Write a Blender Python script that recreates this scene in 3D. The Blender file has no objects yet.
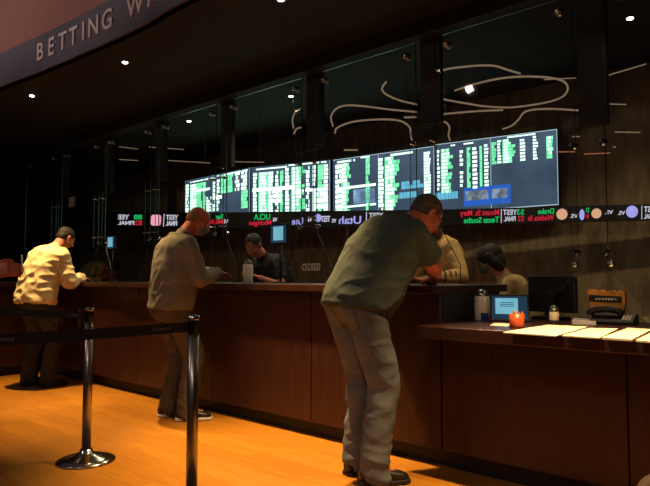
import bpy, bmesh, math, random
from mathutils.bvhtree import BVHTree
from mathutils import Vector, Matrix, noise, Quaternion
R = math.radians
scene = bpy.context.scene
COL = scene.collection
random.seed(7)

# ------------------------------------------------------------------ camera frame
F = 620.0; CX, CY = 325.0, 243.0
EYE = Vector((0, 0, 1.13))
PITCH = math.atan(35 / F)
A = R(47.4)
FLAT = Vector((-math.cos(A), math.sin(A), 0))
RIGHT = Vector((math.sin(A), math.cos(A), 0))
FWD = FLAT * math.cos(PITCH) + Vector((0, 0, math.sin(PITCH)))
UP = RIGHT.cross(FWD)
def ray(px, py): return FWD + RIGHT * ((px - CX) / F) + UP * ((CY - py) / F)
def at_y(px, py, Y):
    d = ray(px, py); return EYE + d * ((Y - EYE.y) / d.y)
def at_z(px, py, Z):
    d = ray(px, py); return EYE + d * ((Z - EYE.z) / d.z)
def at_plane(px, py, p, n):
    d = ray(px, py); return EYE + d * ((p - EYE).dot(n) / d.dot(n))

cam = bpy.data.cameras.new('camera'); camo = bpy.data.objects.new('camera', cam); COL.objects.link(camo)
cam.sensor_fit = 'HORIZONTAL'; cam.sensor_width = 36; cam.lens = F / 650 * 36
camo.location = EYE
camo.rotation_euler = Matrix((RIGHT, UP, -FWD)).transposed().to_euler()
scene.camera = camo
cam.clip_start = .05
scene.view_settings.view_transform = 'Standard'; scene.view_settings.look = 'None'
scene.view_settings.gamma = 1; scene.view_settings.use_curve_mapping = False
scene.view_settings.exposure = 0.0

# ------------------------------------------------------------------ materials
def lin(h):
    c = [int(h[i:i+2], 16) / 255 for i in (0, 2, 4)]
    return tuple(((x / 12.92) if x <= .04045 else ((x + .055) / 1.055) ** 2.4) for x in c) + (1,)
def mat(name, hexc, rough=.6, metal=0, var=.12, scale=8, bump=.0, bscale=60, stretch=(1, 1, 1), spec=.5, emit=None, estr=0, coat=0):
    m = bpy.data.materials.new(name); m.use_nodes = True
    nt = m.node_tree; N = nt.nodes; L = nt.links
    b = N['Principled BSDF']
    c = lin(hexc)
    tc = N.new('ShaderNodeTexCoord'); mp = N.new('ShaderNodeMapping'); mp.inputs['Scale'].default_value = stretch
    L.new(tc.outputs['Object'], mp.inputs[0])
    nz = N.new('ShaderNodeTexNoise'); nz.inputs['Scale'].default_value = scale; nz.inputs['Detail'].default_value = 5
    L.new(mp.outputs[0], nz.inputs['Vector'])
    rp = N.new('ShaderNodeValToRGB')
    rp.color_ramp.elements[0].position = .3; rp.color_ramp.elements[1].position = .7
    rp.color_ramp.elements[0].color = tuple(max(0, x * (1 - var)) for x in c[:3]) + (1,)
    rp.color_ramp.elements[1].color = tuple(min(1, x * (1 + var)) for x in c[:3]) + (1,)
    L.new(nz.outputs[0], rp.inputs[0]); L.new(rp.outputs[0], b.inputs['Base Color'])
    b.inputs['Roughness'].default_value = rough; b.inputs['Metallic'].default_value = metal
    b.inputs['Specular IOR Level'].default_value = spec
    b.inputs['Coat Weight'].default_value = coat
    if bump:
        n2 = N.new('ShaderNodeTexNoise'); n2.inputs['Scale'].default_value = bscale; n2.inputs['Detail'].default_value = 3
        L.new(mp.outputs[0], n2.inputs['Vector'])
        bp = N.new('ShaderNodeBump'); bp.inputs['Strength'].default_value = bump; bp.inputs['Distance'].default_value = .01
        L.new(n2.outputs[0], bp.inputs['Height']); L.new(bp.outputs[0], b.inputs['Normal'])
    if emit:
        b.inputs['Emission Color'].default_value = lin(emit); b.inputs['Emission Strength'].default_value = estr
    return m
def emat(name, hexc, s, var=.06, scale=12):
    m = bpy.data.materials.new(name); m.use_nodes = True
    nt = m.node_tree; N = nt.nodes; L = nt.links; N.clear()
    o = N.new('ShaderNodeOutputMaterial'); e = N.new('ShaderNodeEmission'); e.inputs[1].default_value = s
    tc = N.new('ShaderNodeTexCoord'); nz = N.new('ShaderNodeTexNoise'); nz.inputs['Scale'].default_value = scale
    L.new(tc.outputs['Object'], nz.inputs['Vector'])
    rp = N.new('ShaderNodeValToRGB'); c = lin(hexc)
    rp.color_ramp.elements[0].position = .35; rp.color_ramp.elements[1].position = .65
    rp.color_ramp.elements[0].color = tuple(x * (1 - var) for x in c[:3]) + (1,)
    rp.color_ramp.elements[1].color = tuple(min(1, x * (1 + var)) for x in c[:3]) + (1,)
    L.new(nz.outputs[0], rp.inputs[0]); L.new(rp.outputs[0], e.inputs[0]); L.new(e.outputs[0], o.inputs[0])
    return m
def wood_floor():
    m = mat('oak_floor', 'b5803f', rough=.42, spec=.35)
    nt = m.node_tree; N = nt.nodes; L = nt.links; b = N['Principled BSDF']
    tc = N.new('ShaderNodeTexCoord'); mp = N.new('ShaderNodeMapping'); mp.inputs['Rotation'].default_value = (0, 0, R(0))
    L.new(tc.outputs['Object'], mp.inputs[0])
    br = N.new('ShaderNodeTexBrick'); br.inputs['Scale'].default_value = 1; br.inputs['Brick Width'].default_value = 1.3
    br.inputs['Row Height'].default_value = .13; br.inputs['Mortar Size'].default_value = .0015; br.offset = .37
    br.inputs['Color1'].default_value = lin('b87c26'); br.inputs['Color2'].default_value = lin('a86e20'); br.inputs['Mortar'].default_value = lin('7c4a14')
    L.new(mp.outputs[0], br.inputs['Vector'])
    m2 = N.new('ShaderNodeMapping'); m2.inputs['Scale'].default_value = (1.6, 26, 1); L.new(tc.outputs['Object'], m2.inputs[0])
    nz = N.new('ShaderNodeTexNoise'); nz.inputs['Scale'].default_value = 2.2; nz.inputs['Detail'].default_value = 8; L.new(m2.outputs[0], nz.inputs['Vector'])
    mx = N.new('ShaderNodeMixRGB'); mx.blend_type = 'MULTIPLY'; mx.inputs[0].default_value = .55
    rp = N.new('ShaderNodeValToRGB'); rp.color_ramp.elements[0].position = .3; rp.color_ramp.elements[0].color = (.55, .5, .42, 1)
    rp.color_ramp.elements[1].position = .65; rp.color_ramp.elements[1].color = (1, 1, 1, 1)
    L.new(nz.outputs[0], rp.inputs[0]); L.new(br.outputs['Color'], mx.inputs[1]); L.new(rp.outputs[0], mx.inputs[2])
    L.new(mx.outputs[0], b.inputs['Base Color'])
    return m
def glass_mat():
    m = bpy.data.materials.new('clear_glass'); m.use_nodes = True
    nt = m.node_tree; N = nt.nodes; L = nt.links; N.clear()
    o = N.new('ShaderNodeOutputMaterial'); t = N.new('ShaderNodeBsdfTransparent'); g = N.new('ShaderNodeBsdfGlossy')
    g.inputs['Roughness'].default_value = .02; t.inputs[0].default_value = (.97, .985, .975, 1)
    lw = N.new('ShaderNodeLayerWeight'); lw.inputs[0].default_value = .5
    pw = N.new('ShaderNodeMath'); pw.operation = 'POWER'; pw.inputs[1].default_value = 4.5; L.new(lw.outputs['Facing'], pw.inputs[0])
    fr = N.new('ShaderNodeMath'); fr.operation = 'MULTIPLY_ADD'; fr.inputs[1].default_value = .5; fr.inputs[2].default_value = .018; L.new(pw.outputs[0], fr.inputs[0])
    mx = N.new('ShaderNodeMixShader'); L.new(fr.outputs[0], mx.inputs[0]); L.new(t.outputs[0], mx.inputs[1]); L.new(g.outputs[0], mx.inputs[2])
    L.new(mx.outputs[0], o.inputs[0]); return m
M = dict(
    floor=wood_floor(), glass=glass_mat(),
    edge=mat('glass_edge', '2a3d35', rough=.25, var=.2, scale=3, spec=.6),
    panel=mat('dark_mahogany_panel', '371d16', rough=.38, var=.3, scale=5, stretch=(9, 9, .7), spec=.4),
    top=mat('dark_counter_top', '36201a', rough=.3, var=.25, scale=14, stretch=(1, 6, 1), spec=.45),
    kick=mat('black_kick', '0c0a09', rough=.6),
    soffit=mat('black_soffit', '141210', rough=.85, var=.2, scale=3),
    backwall=mat('bronze_wallcovering', '7d6e50', rough=.8, var=.4, scale=3.5, stretch=(4, 4, 1), bump=.3, bscale=40),
    darkwall=mat('charcoal_wall', '171614', rough=.85, var=.3, scale=4),
    upper=mat('brown_plaster', '7d5348', rough=.85, var=.12, scale=9, stretch=(6, 6, 1), bump=.25, bscale=30),
    fascia=mat('slate_fascia', '4a4550', rough=.6, var=.15, scale=3),
    letter=mat('brushed_letter', 'b9a7a3', rough=.45, metal=.0, var=.06),
    chrome=mat('chrome', 'b9b4ae', rough=.16, metal=1, var=.05),
    steel=mat('brushed_steel', '9a9590', rough=.3, metal=1, var=.08, stretch=(1, 1, .1)),
    black=mat('black_plastic', '0d0d0e', rough=.45, var=.15),
    blackmetal=mat('black_metal', '0b0b0b', rough=.4, metal=.3, var=.2),
    belt=mat('black_webbing', '0e0c0c', rough=.8, bump=.3, bscale=200, stretch=(1, 1, 6)),
    beltmark=mat('grey_print', '5b5550', rough=.8),
    white=mat('white_plastic', 'ece8e0', rough=.4, var=.05),
    paper=mat('cream_paper', 'efe6c8', rough=.8, var=.04),
    print=mat('grey_ink', '8d8470', rough=.8),
    cup=mat('amber_cup', 'a8481c', rough=.35, var=.25, scale=30),
    pencil=mat('pencil_wood', 'c98a35', rough=.6, var=.3, scale=60),
    blue=mat('blue_label', '2a3f86', rough=.5),
    orange=mat('orange_card', 'f0a23c', rough=.7, var=.15, scale=20),
    etched=mat('frosted_lettering', 'efe8da', rough=.8),
    skin=mat('skin', 'b9765a', rough=.55, var=.1, scale=12, spec=.35),
    skin_red=mat('ruddy_skin', 'b5644a', rough=.5, var=.14, scale=12, spec=.35),
    skin_dark=mat('brown_skin', '5f3a29', rough=.5, var=.1, scale=12),
    hair_dark=mat('dark_hair', '1a1310', rough=.7, var=.4, scale=40, bump=.5, bscale=120, stretch=(1, 1, .3)),
    hair_sandy=mat('sandy_hair', '8a5a38', rough=.7, var=.3, scale=40, bump=.4, bscale=120),
    hair_grey=mat('cropped_grey_hair', '4a3a32', rough=.8, var=.35, scale=60, bump=.4, bscale=160),
    tee=mat('green_grey_cotton', '3a453f', rough=.9, var=.12, scale=20, bump=.25, bscale=90),
    jeans=mat('faded_denim', '5a5f66', rough=.9, var=.28, scale=5, bump=.3, bscale=120),
    pullover=mat('oatmeal_knit', '706b5e', rough=.95, var=.12, scale=14, bump=.35, bscale=130),
    khaki=mat('khaki_cotton', '4c4334', rough=.9, var=.15, scale=9, bump=.2, bscale=90),
    jacket=mat('cream_jacket', 'd8c594', rough=.8, var=.08, scale=6, bump=.2, bscale=60),
    darkpants=mat('dark_trousers', '2f2a27', rough=.9, var=.2, scale=9),
    tan=mat('olive_tan_jacket', 'a8925f', rough=.9, var=.2, scale=10),
    yellow=mat('pale_yellow_fleece', 'd9b774', rough=.9, var=.15, scale=16),
    stripe=mat('dark_stripe', '2b2824', rough=.9),
    blacktop=mat('black_shirt', '141314', rough=.9),
    shoe=mat('black_leather', '15120f', rough=.45, var=.2),
    sole=mat('white_rubber', 'c9c2b4', rough=.6),
    darksole=mat('black_rubber', '1a1715', rough=.7),
    mask=mat('blue_mask', '5a6a66', rough=.9),
    lens=mat('spectacle_lens', 'aab0b0', rough=.08, metal=.8),
    eye=mat('eye_white', 'd9d2c8', rough=.3),
    led=emat('warm_led', 'a08468', .55), ledhot=emat('red_led', 'c87850', .5),  # glow standing in for LED strips mirrored in the glass
    lamp=emat('downlight_lens', 'ffe2b8', 18),
    scr_bg=emat('screen_slate', '46566b', .95, var=.25, scale=2.2),  # screen and ticker glows below imitate reflections in the glass
    scr_line=emat('screen_border', 'c3dce8', .8),
    scr_green=emat('screen_green', '74e6a4', 1.5, var=.25, scale=9), scr_white=emat('screen_white', 'd4f7e6', 1.9, var=.1),
    scr_cyan=emat('screen_cyan', '6cc4e6', 1.0), scr_blue=emat('screen_blue', '2f63c8', 1.0), scr_blue2=emat('screen_blue_picture', '7f9fc4', .95, var=.45, scale=7), scr_pic=emat('screen_picture', '8a97a8', .8, var=.5, scale=14),
    tk_white=emat('ticker_white', 'd9d4e8', .95), tk_red=emat('ticker_red', 'd0283a', 1.0), tk_green=emat('ticker_green', '1fc86a', .95),
    tk_tan=emat('ticker_tan', 'e0a884', .95), tk_pink=emat('ticker_pink', 'f0a0b8', 1.1), tk_lav=emat('ticker_lavender', 'a9a4ee', 1.0),
    tablet=emat('tablet_screen', '7cc0d4', .9), tablet2=emat('monitor_glow', '34506a', .5),
    redlight=emat('red_indicator', 'd02a2a', .9),
)
# ------------------------------------------------------------------ object helpers
def link(name, me, parent=None):
    o = bpy.data.objects.new(name, me); COL.objects.link(o)
    if parent: o.parent = parent
    return o
def tag(o, label, cat=None, group=None):
    o['label'] = label
    if cat: o['category'] = cat
    if group: o['group'] = group
    return o
def thing(name, label, cat, loc=(0, 0, 0), rz=0, group=None):
    o = bpy.data.objects.new(name, None); COL.objects.link(o); o.empty_display_size = .1
    o.location = loc; o.rotation_euler = (0, 0, rz)
    return tag(o, label, cat, group)
def struct(o): o['kind'] = 'structure'; return o
def obj(name, bm, material, parent=None, smooth=False, bevel=0, mats=None, loc=None):
    me = bpy.data.meshes.new(name)
    bmesh.ops.recalc_face_normals(bm, faces=bm.faces[:])
    bm.to_mesh(me); bm.free()
    for m in (mats or [material]): me.materials.append(m)
    if smooth:
        for p in me.polygons: p.use_smooth = True
    o = link(name, me, parent)
    if bevel:
        b = o.modifiers.new('bevel', 'BEVEL'); b.width = bevel; b.segments = 2; b.limit_method = 'ANGLE'
    if loc: o.location = loc
    return o
def dup(root, loc=None, rz=None, label=None):
    r = root.copy(); COL.objects.link(r)
    if loc is not None: r.location = loc
    if rz is not None: r.rotation_euler = (0, 0, rz)
    if label: r['label'] = label
    for ch in list(root.children):
        c = ch.copy(); COL.objects.link(c); c.parent = r
        for g in list(ch.children):
            d = g.copy(); COL.objects.link(d); d.parent = c
    return r
def box(bm, x0, x1, y0, y1, z0, z1, M4=None, mi=0):
    vs = [bm.verts.new((x, y, z)) for x in (x0, x1) for y in (y0, y1) for z in (z0, z1)]
    if M4: 
        for v in vs: v.co = M4 @ v.co
    for f in ((0, 1, 3, 2), (4, 6, 7, 5), (0, 4, 5, 1), (2, 3, 7, 6), (0, 2, 6, 4), (1, 5, 7, 3)):
        bm.faces.new([vs[i] for i in f]).material_index = mi
    return bm
def NB(): return bmesh.new()
def lathe(bm, prof, seg=32, c=(0, 0, 0), M4=None):
    rings = []
    for r, z in prof:
        ring = []
        for i in range(seg):
            a = 2 * math.pi * i / seg
            v = Vector((c[0] + r * math.cos(a), c[1] + r * math.sin(a), c[2] + z))
            ring.append(bm.verts.new(M4 @ v if M4 else v))
        rings.append(ring)
    for a, b in zip(rings, rings[1:]):
        for i in range(seg): bm.faces.new((a[i], a[(i + 1) % seg], b[(i + 1) % seg], b[i]))
    bm.faces.new(rings[0][::-1]); bm.faces.new(rings[-1])
    return bm
def tube(bm, pts, r, seg=8, radii=None):
    pts = [Vector(p) for p in pts]; rings = []
    n = None
    for i, p in enumerate(pts):
        t = (pts[min(i + 1, len(pts) - 1)] - pts[max(i - 1, 0)]).normalized()
        if n is None: n = t.orthogonal().normalized()
        n = (n - t * n.dot(t)).normalized(); b = t.cross(n)
        rr = radii[i] if radii else r
        rings.append([bm.verts.new(p + (n * math.cos(a) + b * math.sin(a)) * rr) for a in (2 * math.pi * k / seg for k in range(seg))])
    for a, b in zip(rings, rings[1:]):
        for i in range(seg): bm.faces.new((a[i], a[(i + 1) % seg], b[(i + 1) % seg], b[i]))
    bm.faces.new(rings[0][::-1]); bm.faces.new(rings[-1])
    return bm
def spline(pts, n=10):
    pts = [Vector(p) for p in pts]; P = [pts[0] * 2 - pts[1]] + pts + [pts[-1] * 2 - pts[-2]]; out = []
    for i in range(1, len(P) - 2):
        for k in range(n):
            t = k / n; a, b, c, d = P[i-1], P[i], P[i+1], P[i+2]
            out.append(.5 * ((2*b) + (c-a)*t + (2*a-5*b+4*c-d)*t*t + (-a+3*b-3*c+d)*t**3))
    out.append(pts[-1]); return out
def prism(bm, poly, M4, depth, edge_mi=0):
    """poly in local XZ, thickness along local Y"""
    a = [bm.verts.new(M4 @ Vector((x, 0, z))) for x, z in poly]
    b = [bm.verts.new(M4 @ Vector((x, depth, z))) for x, z in poly]
    bm.faces.new(a); bm.faces.new(b[::-1])
    n = len(poly)
    for i in range(n): bm.faces.new((a[i], b[i], b[(i+1) % n], a[(i+1) % n])).material_index = edge_mi
    return bm
def text_mesh(s, size, depth=.002, mirror=False, width=None):
    cu = bpy.data.curves.new('t', 'FONT'); cu.body = s; cu.size = size; cu.extrude = depth; cu.align_x = 'CENTER'; cu.align_y = 'CENTER'
    cu.offset = size * .012
    o = bpy.data.objects.new('t', cu); COL.objects.link(o)
    dg = bpy.context.evaluated_depsgraph_get(); me = bpy.data.meshes.new_from_object(o.evaluated_get(dg))
    bpy.data.objects.remove(o); bpy.data.curves.remove(cu)
    bm = bmesh.new(); bm.from_mesh(me); bpy.data.meshes.remove(me)
    xs = [v.co.x for v in bm.verts]; ys = [v.co.y for v in bm.verts]
    cx, cy = (min(xs) + max(xs)) / 2, (min(ys) + max(ys)) / 2; w = max(xs) - min(xs)
    k = (width / w) if width else 1
    for v in bm.verts: v.co = Vector(((v.co.x - cx) * k * (-1 if mirror else 1), v.co.y - cy, v.co.z))
    return bm
def add_bm(dst, src, M4):
    me = bpy.data.meshes.new('x'); src.to_mesh(me); src.free(); me.transform(M4); dst.from_mesh(me); bpy.data.meshes.remove(me)

# ------------------------------------------------------------------ the room
GY = 3.75            # plane of the glass screens
HS = 3.0             # soffit height
BY = 5.8             # back wall
bm = NB(); box(bm, -12, 4, -3, 6.2, -.08, 0); struct(obj('floor', bm, M['floor']))
bm = NB(); box(bm, -12, 4, BY, BY + .15, 0, HS); struct(obj('wall_back', bm, M['backwall']))
bm = NB(); box(bm, -12.15, -12, -3, BY, 0, 5.2); struct(obj('wall_left', bm, M['darkwall']))
bm = NB(); box(bm, 4, 4.15, -3, BY, 0, 5.2); struct(obj('wall_right', bm, M['darkwall']))
# curved fascia with soffit behind it
fpts = [(-12, 1.2), (-9.5, 1.85), (-8, 2.13)]
for px, py in ((0, 88), (50, 68.5), (95, 49), (140, 28), (190, 0)):
    p = at_z(px, py, HS); fpts.append((p.x, p.y))
fpts += [(-2.2, 2.5), (-.8, 2.45), (1, 2.3), (4, 1.9)]
fs = [(p.x, p.y) for p in spline([(x, y, 0) for x, y in fpts], 6)]
def fascia_y(x):
    for (a, b), (c, d) in zip(fs, fs[1:]):
        if a <= x <= c: return b + (d - b) * (x - a) / (c - a)
    return 2.4
bm = NB(); va = [[bm.verts.new((x, y, z)) for x, y in fs] for z in (HS, HS + .12)]
vb = [[bm.verts.new((x, BY, z)) for x, y in fs] for z in (HS, HS + .12)]
for i in range(len(fs) - 1):
    bm.faces.new((va[0][i], va[0][i+1], vb[0][i+1], vb[0][i])); bm.faces.new((va[1][i], vb[1][i], vb[1][i+1], va[1][i+1]))
    bm.faces.new((va[0][i], va[1][i], va[1][i+1], va[0][i+1])); bm.faces.new((vb[0][i], vb[0][i+1], vb[1][i+1], vb[1][i]))
struct(obj('ceiling', bm, M['soffit']))
def ribbon(name, off0, off1, z0, z1, m):
    bm = NB(); g = [[bm.verts.new((x, y + o, z)) for x, y in fs] for o in (off0, off1) for z in (z0, z1)]
    for i in range(len(fs) - 1):
        for a, b in ((0, 1), (1, 3), (3, 2), (2, 0)): bm.faces.new((g[a][i], g[a][i+1], g[b][i+1], g[b][i]))
    for i in (0, -1): bm.faces.new([g[k][i] for k in (0, 1, 3, 2)])
    return struct(obj(name, bm, m))
ribbon('wall_upper', .06, .2, HS + .34, 5.2, M['upper'])
SIGN = thing('window_sign_fascia', 'long slate grey curved fascia sign reading BETTING WINDOWS above the counter', 'sign', (0, 0, 0))
r = ribbon('sign_band', -.02, .05, HS, HS + .335, M['fascia']); del r['kind']; r.parent = SIGN
lp = dict(zip(range(15), [42, 53, 64, 74.5, 84.5, 94.5, 108]))
xs = []
for i in range(7):
    px = lp[i]; p = at_plane(px, 50, Vector((0, 2.42, 0)), Vector((0, 1, 0)))
    for _ in range(4): p = at_y(px, 40, fascia_y(p.x) - .02)
    xs.append(p.x)
p = at_y(139, 5, fascia_y(-4.1)); xs.append(p.x)
word = 'BETTINGWINDOWS'
adv = {'W': .2, 'I': .13, 'N': .2, 'D': .21, 'O': .22, 'S': .2}
x = xs[7]
for c0, c1 in zip('WINDOW', 'INDOWS'):
    x += (adv[c0] + adv[c1]) / 2 + .035; xs.append(x)
for ch, x in zip(word, xs):
    y = fascia_y(x); tang = Vector((.02, fascia_y(x + .01) - fascia_y(x - .01), 0)).normalized()
    m4 = Matrix.Translation((x, y - .028, HS + .175)) @ Matrix((tang, Vector((0, 0, 1)), tang.cross(Vector((0, 0, 1))))).transposed().to_4x4()
    bm = NB(); add_bm(bm, text_mesh(ch, .225, .007), m4); obj('letter', bm, M['letter'], SIGN)

# ------------------------------------------------------------------ downlights
def downlight(name, x, y, z, label, group):
    t = thing(name, label, 'ceiling light', (x, y, z), 0, group)
    bm = NB(); lathe(bm, [(.024, -.002), (.04, -.006), (.045, -.001), (.045, 0)]); obj('trim_ring', bm, M['blackmetal'], t, True)
    bm = NB(); lathe(bm, [(.018, -.010), (.023, -.005), (.023, -.001)]); obj('lens', bm, M['lamp'], t, True)
    return t
names = ['small bright downlight in the dark soffit under the letter B of the sign, farthest left',
         'small bright downlight in the dark soffit right of the betting sign letters',
         'bright downlight in the soffit at the top edge, over the middle of the counter',
         'bright downlight in the soffit over the low right-hand counter']
for (px, py, w), nm in zip(((32, 95.5, 560), (125, 62, 600), (281, -1, 1150), (None, None, 850)), names):
    if px is None: p = Vector((-1.15, 2.75, HS))
    else: p = at_z(px, py, HS)
    downlight('recessed_downlight', p.x, p.y, HS, nm, 'downlights over the customer side')
    ld = bpy.data.lights.new('downlight_beam', 'SPOT'); ld.energy = w; ld.color = (1, .62, .25); ld.spot_size = R(57); ld.spot_blend = .95; ld.shadow_soft_size = .035
    lo = bpy.data.objects.new('downlight_beam', ld); COL.objects.link(lo); lo.location = (p.x, p.y, HS - .03)
for (px, py, w), nm in zip(((189, 121, 80), (291, 96, 65), (434, 65, 50), (630, 18, 40)),
        ['small downlight behind the glass above the left video screens', 'small downlight behind the glass above the third video screen',
         'small downlight behind the glass above the rightmost video screen', 'bright downlight behind the glass in the top right corner']):
    p = at_z(px, py, HS)  # mirror images of the soffit row, added as lamps behind the panes
    downlight('recessed_downlight', p.x, p.y, HS, nm, 'downlights over the teller side')
    ld = bpy.data.lights.new('downlight_beam', 'SPOT'); ld.energy = w; ld.color = (1, .72, .45); ld.spot_size = R(120); ld.spot_blend = .8; ld.shadow_soft_size = .035  # added beam lighting the tellers and back wall
    lo = bpy.data.objects.new('downlight_beam', ld); COL.objects.link(lo); lo.location = (p.x, p.y, HS - .03)
# unseen fill spots added in the hall behind the customers
for x_, y_, e_ in ((-7.6, -.4, 120), (-5.4, -.3, 110), (-2.6, -.2, 100)):   # added to brighten the plaster above the sign
    ld = bpy.data.lights.new('wall_washer', 'SPOT'); ld.energy = e_; ld.color = (1, .78, .74); ld.spot_size = R(100); ld.spot_blend = .6; ld.shadow_soft_size = .06
    lo = bpy.data.objects.new('wall_washer', ld); COL.objects.link(lo); lo.location = (x_, y_, 3.3); lo.rotation_euler = (R(122), 0, 0)
for x_, y_, e_ in ((-5, -1.4, 62), (-1.6, -1.6, 62), (.3, -1.2, 90)):  # extra spots added to lift the men and counter fronts
    ld = bpy.data.lights.new('hall_downlight', 'SPOT'); ld.energy = e_; ld.color = (1, .74, .60); ld.spot_size = R(130); ld.spot_blend = 1; ld.shadow_soft_size = .06
    lo = bpy.data.objects.new('hall_downlight', ld); COL.objects.link(lo); lo.location = (x_, y_, 4.2); lo.rotation_euler = (R(40), 0, 0)
w = bpy.data.worlds.new('hall'); scene.world = w; w.use_nodes = True
bg = w.node_tree.nodes['Background']; bg.inputs[0].default_value = (.58, .54, .56, 1); bg.inputs[1].default_value = .045

# ------------------------------------------------------------------ counters
CT = 1.085
seams = [-2.03, -3.11, -4.25, -5.45, -6.6, -7.6]
t = thing('betting_counter', 'tall dark mahogany betting counter the three men lean on', 'counter', (-4.8, 3.24, 0))
off = Vector((4.8, -3.24, 0)); MO = Matrix.Translation(off)
bm = NB(); box(bm, -9.6, -2.03, 3.30, 3.95, 0, .11, MO); box(bm, -9.0, -7.66, 1.3, 3.3, 0, .11, MO); obj('toe_kick', bm, M['kick'], t)
bm = NB(); box(bm, -9.6, -2.03, 3.26, 4.0, .11, CT - .05, MO); box(bm, -9.0, -7.62, 1.3, 3.26, .11, CT - .05, MO); obj('carcass', bm, M['kick'], t)
for a, b in zip(seams, seams[1:]):
    bm = NB(); box(bm, b + .004, a - .004, 3.235, 3.26, .105, CT - .05, MO); obj('front_panel', bm, M['panel'], t, bevel=.003)
for a, b in ((1.3, 2.2), (2.2, 3.22)):
    bm = NB(); box(bm, -7.62, -7.6, a + .004, b - .004, .105, CT - .05, MO); obj('front_panel', bm, M['panel'], t, bevel=.003)
bm = NB(); box(bm, -9.6, -2.03, 3.16, 4.12, CT - .05, CT, MO); box(bm, -9.1, -7.52, 1.25, 3.16, CT - .05, CT, MO); obj('counter_top', bm, M['top'], t, bevel=.006)
LT = .86
t = thing('low_counter', 'lower dark wood counter shelf at right holding papers and a tablet', 'counter', (-.3, 3.1, 0)); MO = Matrix.Translation((.3, -3.1, 0))
bm = NB(); box(bm, -2.02, 2.4, 3.28, 3.95, 0, .11, MO); obj('toe_kick', bm, M['kick'], t)
bm = NB(); box(bm, -2.02, 2.4, 3.255, 4.0, .11, LT - .07, MO); obj('carcass', bm, M['kick'], t)
for a, b in ((-2.02, -.98), (-.98, .1), (.1, 1.2), (1.2, 2.4)):
    bm = NB(); box(bm, a + .004, b - .004, 3.23, 3.255, .105, LT - .07, MO); obj('front_panel', bm, M['panel'], t, bevel=.003)
bm = NB(); box(bm, -2.02, 2.4, 2.97, 4.1, LT - .07, LT, MO); obj('counter_top', bm, M['top'], t, bevel=.006)
# back-of-house cabinet under the wall, header over the glass
bm = NB(); box(bm, -12, 4, GY - .05, GY + .07, 2.89, HS); struct(obj('trim_1', bm, M['soffit']))

# ------------------------------------------------------------------ glass screens
gaps = [2.0, .9, -.15, -1.31, -2.46, -3.64, -4.84, -6.02, -7.2, -8.4, -9.6]
hw = .085
GT = 2.86
descr = ['rightmost, above the low counter', 'right of the narrow pane with round clips', 'right of the man in the green shirt, over the tablet',
         'behind the man in the green shirt', 'left of the man in the green shirt, marked CLOSED', 'behind the white bottle on the tall counter',
         'right behind the man in the oatmeal pullover', 'left of the man in the oatmeal pullover', 'right of the man in the cream jacket', 'farthest left behind the man in the cream jacket']
for i in range(len(gaps) - 1):
    xr, xl = gaps[i] - hw, gaps[i+1] + hw
    low_r = gaps[i] > -2; low_l = gaps[i+1] > -2
    zb = LT if low_r else CT
    br, bl = (1.19 if low_r else 1.54), (1.19 if low_l else 1.54)
    kr, kl = (.98 if low_r else 1.22), (.98 if low_l else 1.22)
    poly = [(xl + .18, zb + .002), (xr - .18, zb + .002), (xr - .18, kr), (xr, br), (xr, GT), (xl, GT), (xl, bl), (xl + .18, kl)]
    if low_r and not low_l: poly[0] = (xl + .18, CT + .002); poly[1:1] = [(-2.025, CT + .002), (-2.015, LT + .002)]
    cx = (xl + xr) / 2
    t = thing('glass_screen', 'tall glass pane, ' + descr[i], 'glass screen', (cx, GY, zb), 0, 'glass panes along the counter')
    bm = NB(); prism(bm, [(x - cx, z - zb) for x, z in poly], Matrix.Identity(4), .012, 1); obj('pane', bm, None, t, mats=[M['glass'], M['edge']])
    for x in (xr - .09, xl + .09):
        bm = NB(); m4 = Matrix.Translation((x - cx, .02, GT - .075 - zb)) @ Matrix.Rotation(R(90), 4, 'X')
        lathe(bm, [(.022, -.03), (.026, -.02), (.026, 0), (.018, 0), (.018, .03), (.024, .03), (.024, .04), (.008, .045)], 20, (0, 0, 0), m4)
        obj('standoff', bm, M['steel'], t, True)
    for x, z in ((xr - .02, br + .02), (xl + .02, bl + .02)):
        bm = NB(); m4 = Matrix.Translation((x - cx, .006, z - zb)) @ Matrix.Rotation(R(90), 4, 'X')
        lathe(bm, [(.014, -.022), (.02, -.016), (.02, .016), (.014, .022)], 16, (0, 0, 0), m4); obj('clip', bm, M['chrome'], t, True)
    if i == 4:
        pc = at_y(311, 267, GY - .002); bm = NB()
        add_bm(bm, text_mesh('CLOSED', .085, .001, width=.21), Matrix.Translation((pc.x - cx, -.002, pc.z - zb)) @ Matrix.Rotation(R(90), 4, 'X'))
        obj('closed_lettering', bm, M['etched'], t)
gd = ['over the low counter at right', 'to the right of the man in the green shirt', 'left of the man in the green shirt', 'right of the man in the oatmeal pullover', 'behind the man in the oatmeal pullover',
      'between the pullover man and the cream jacket man', 'behind the man in the cream jacket']
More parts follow.
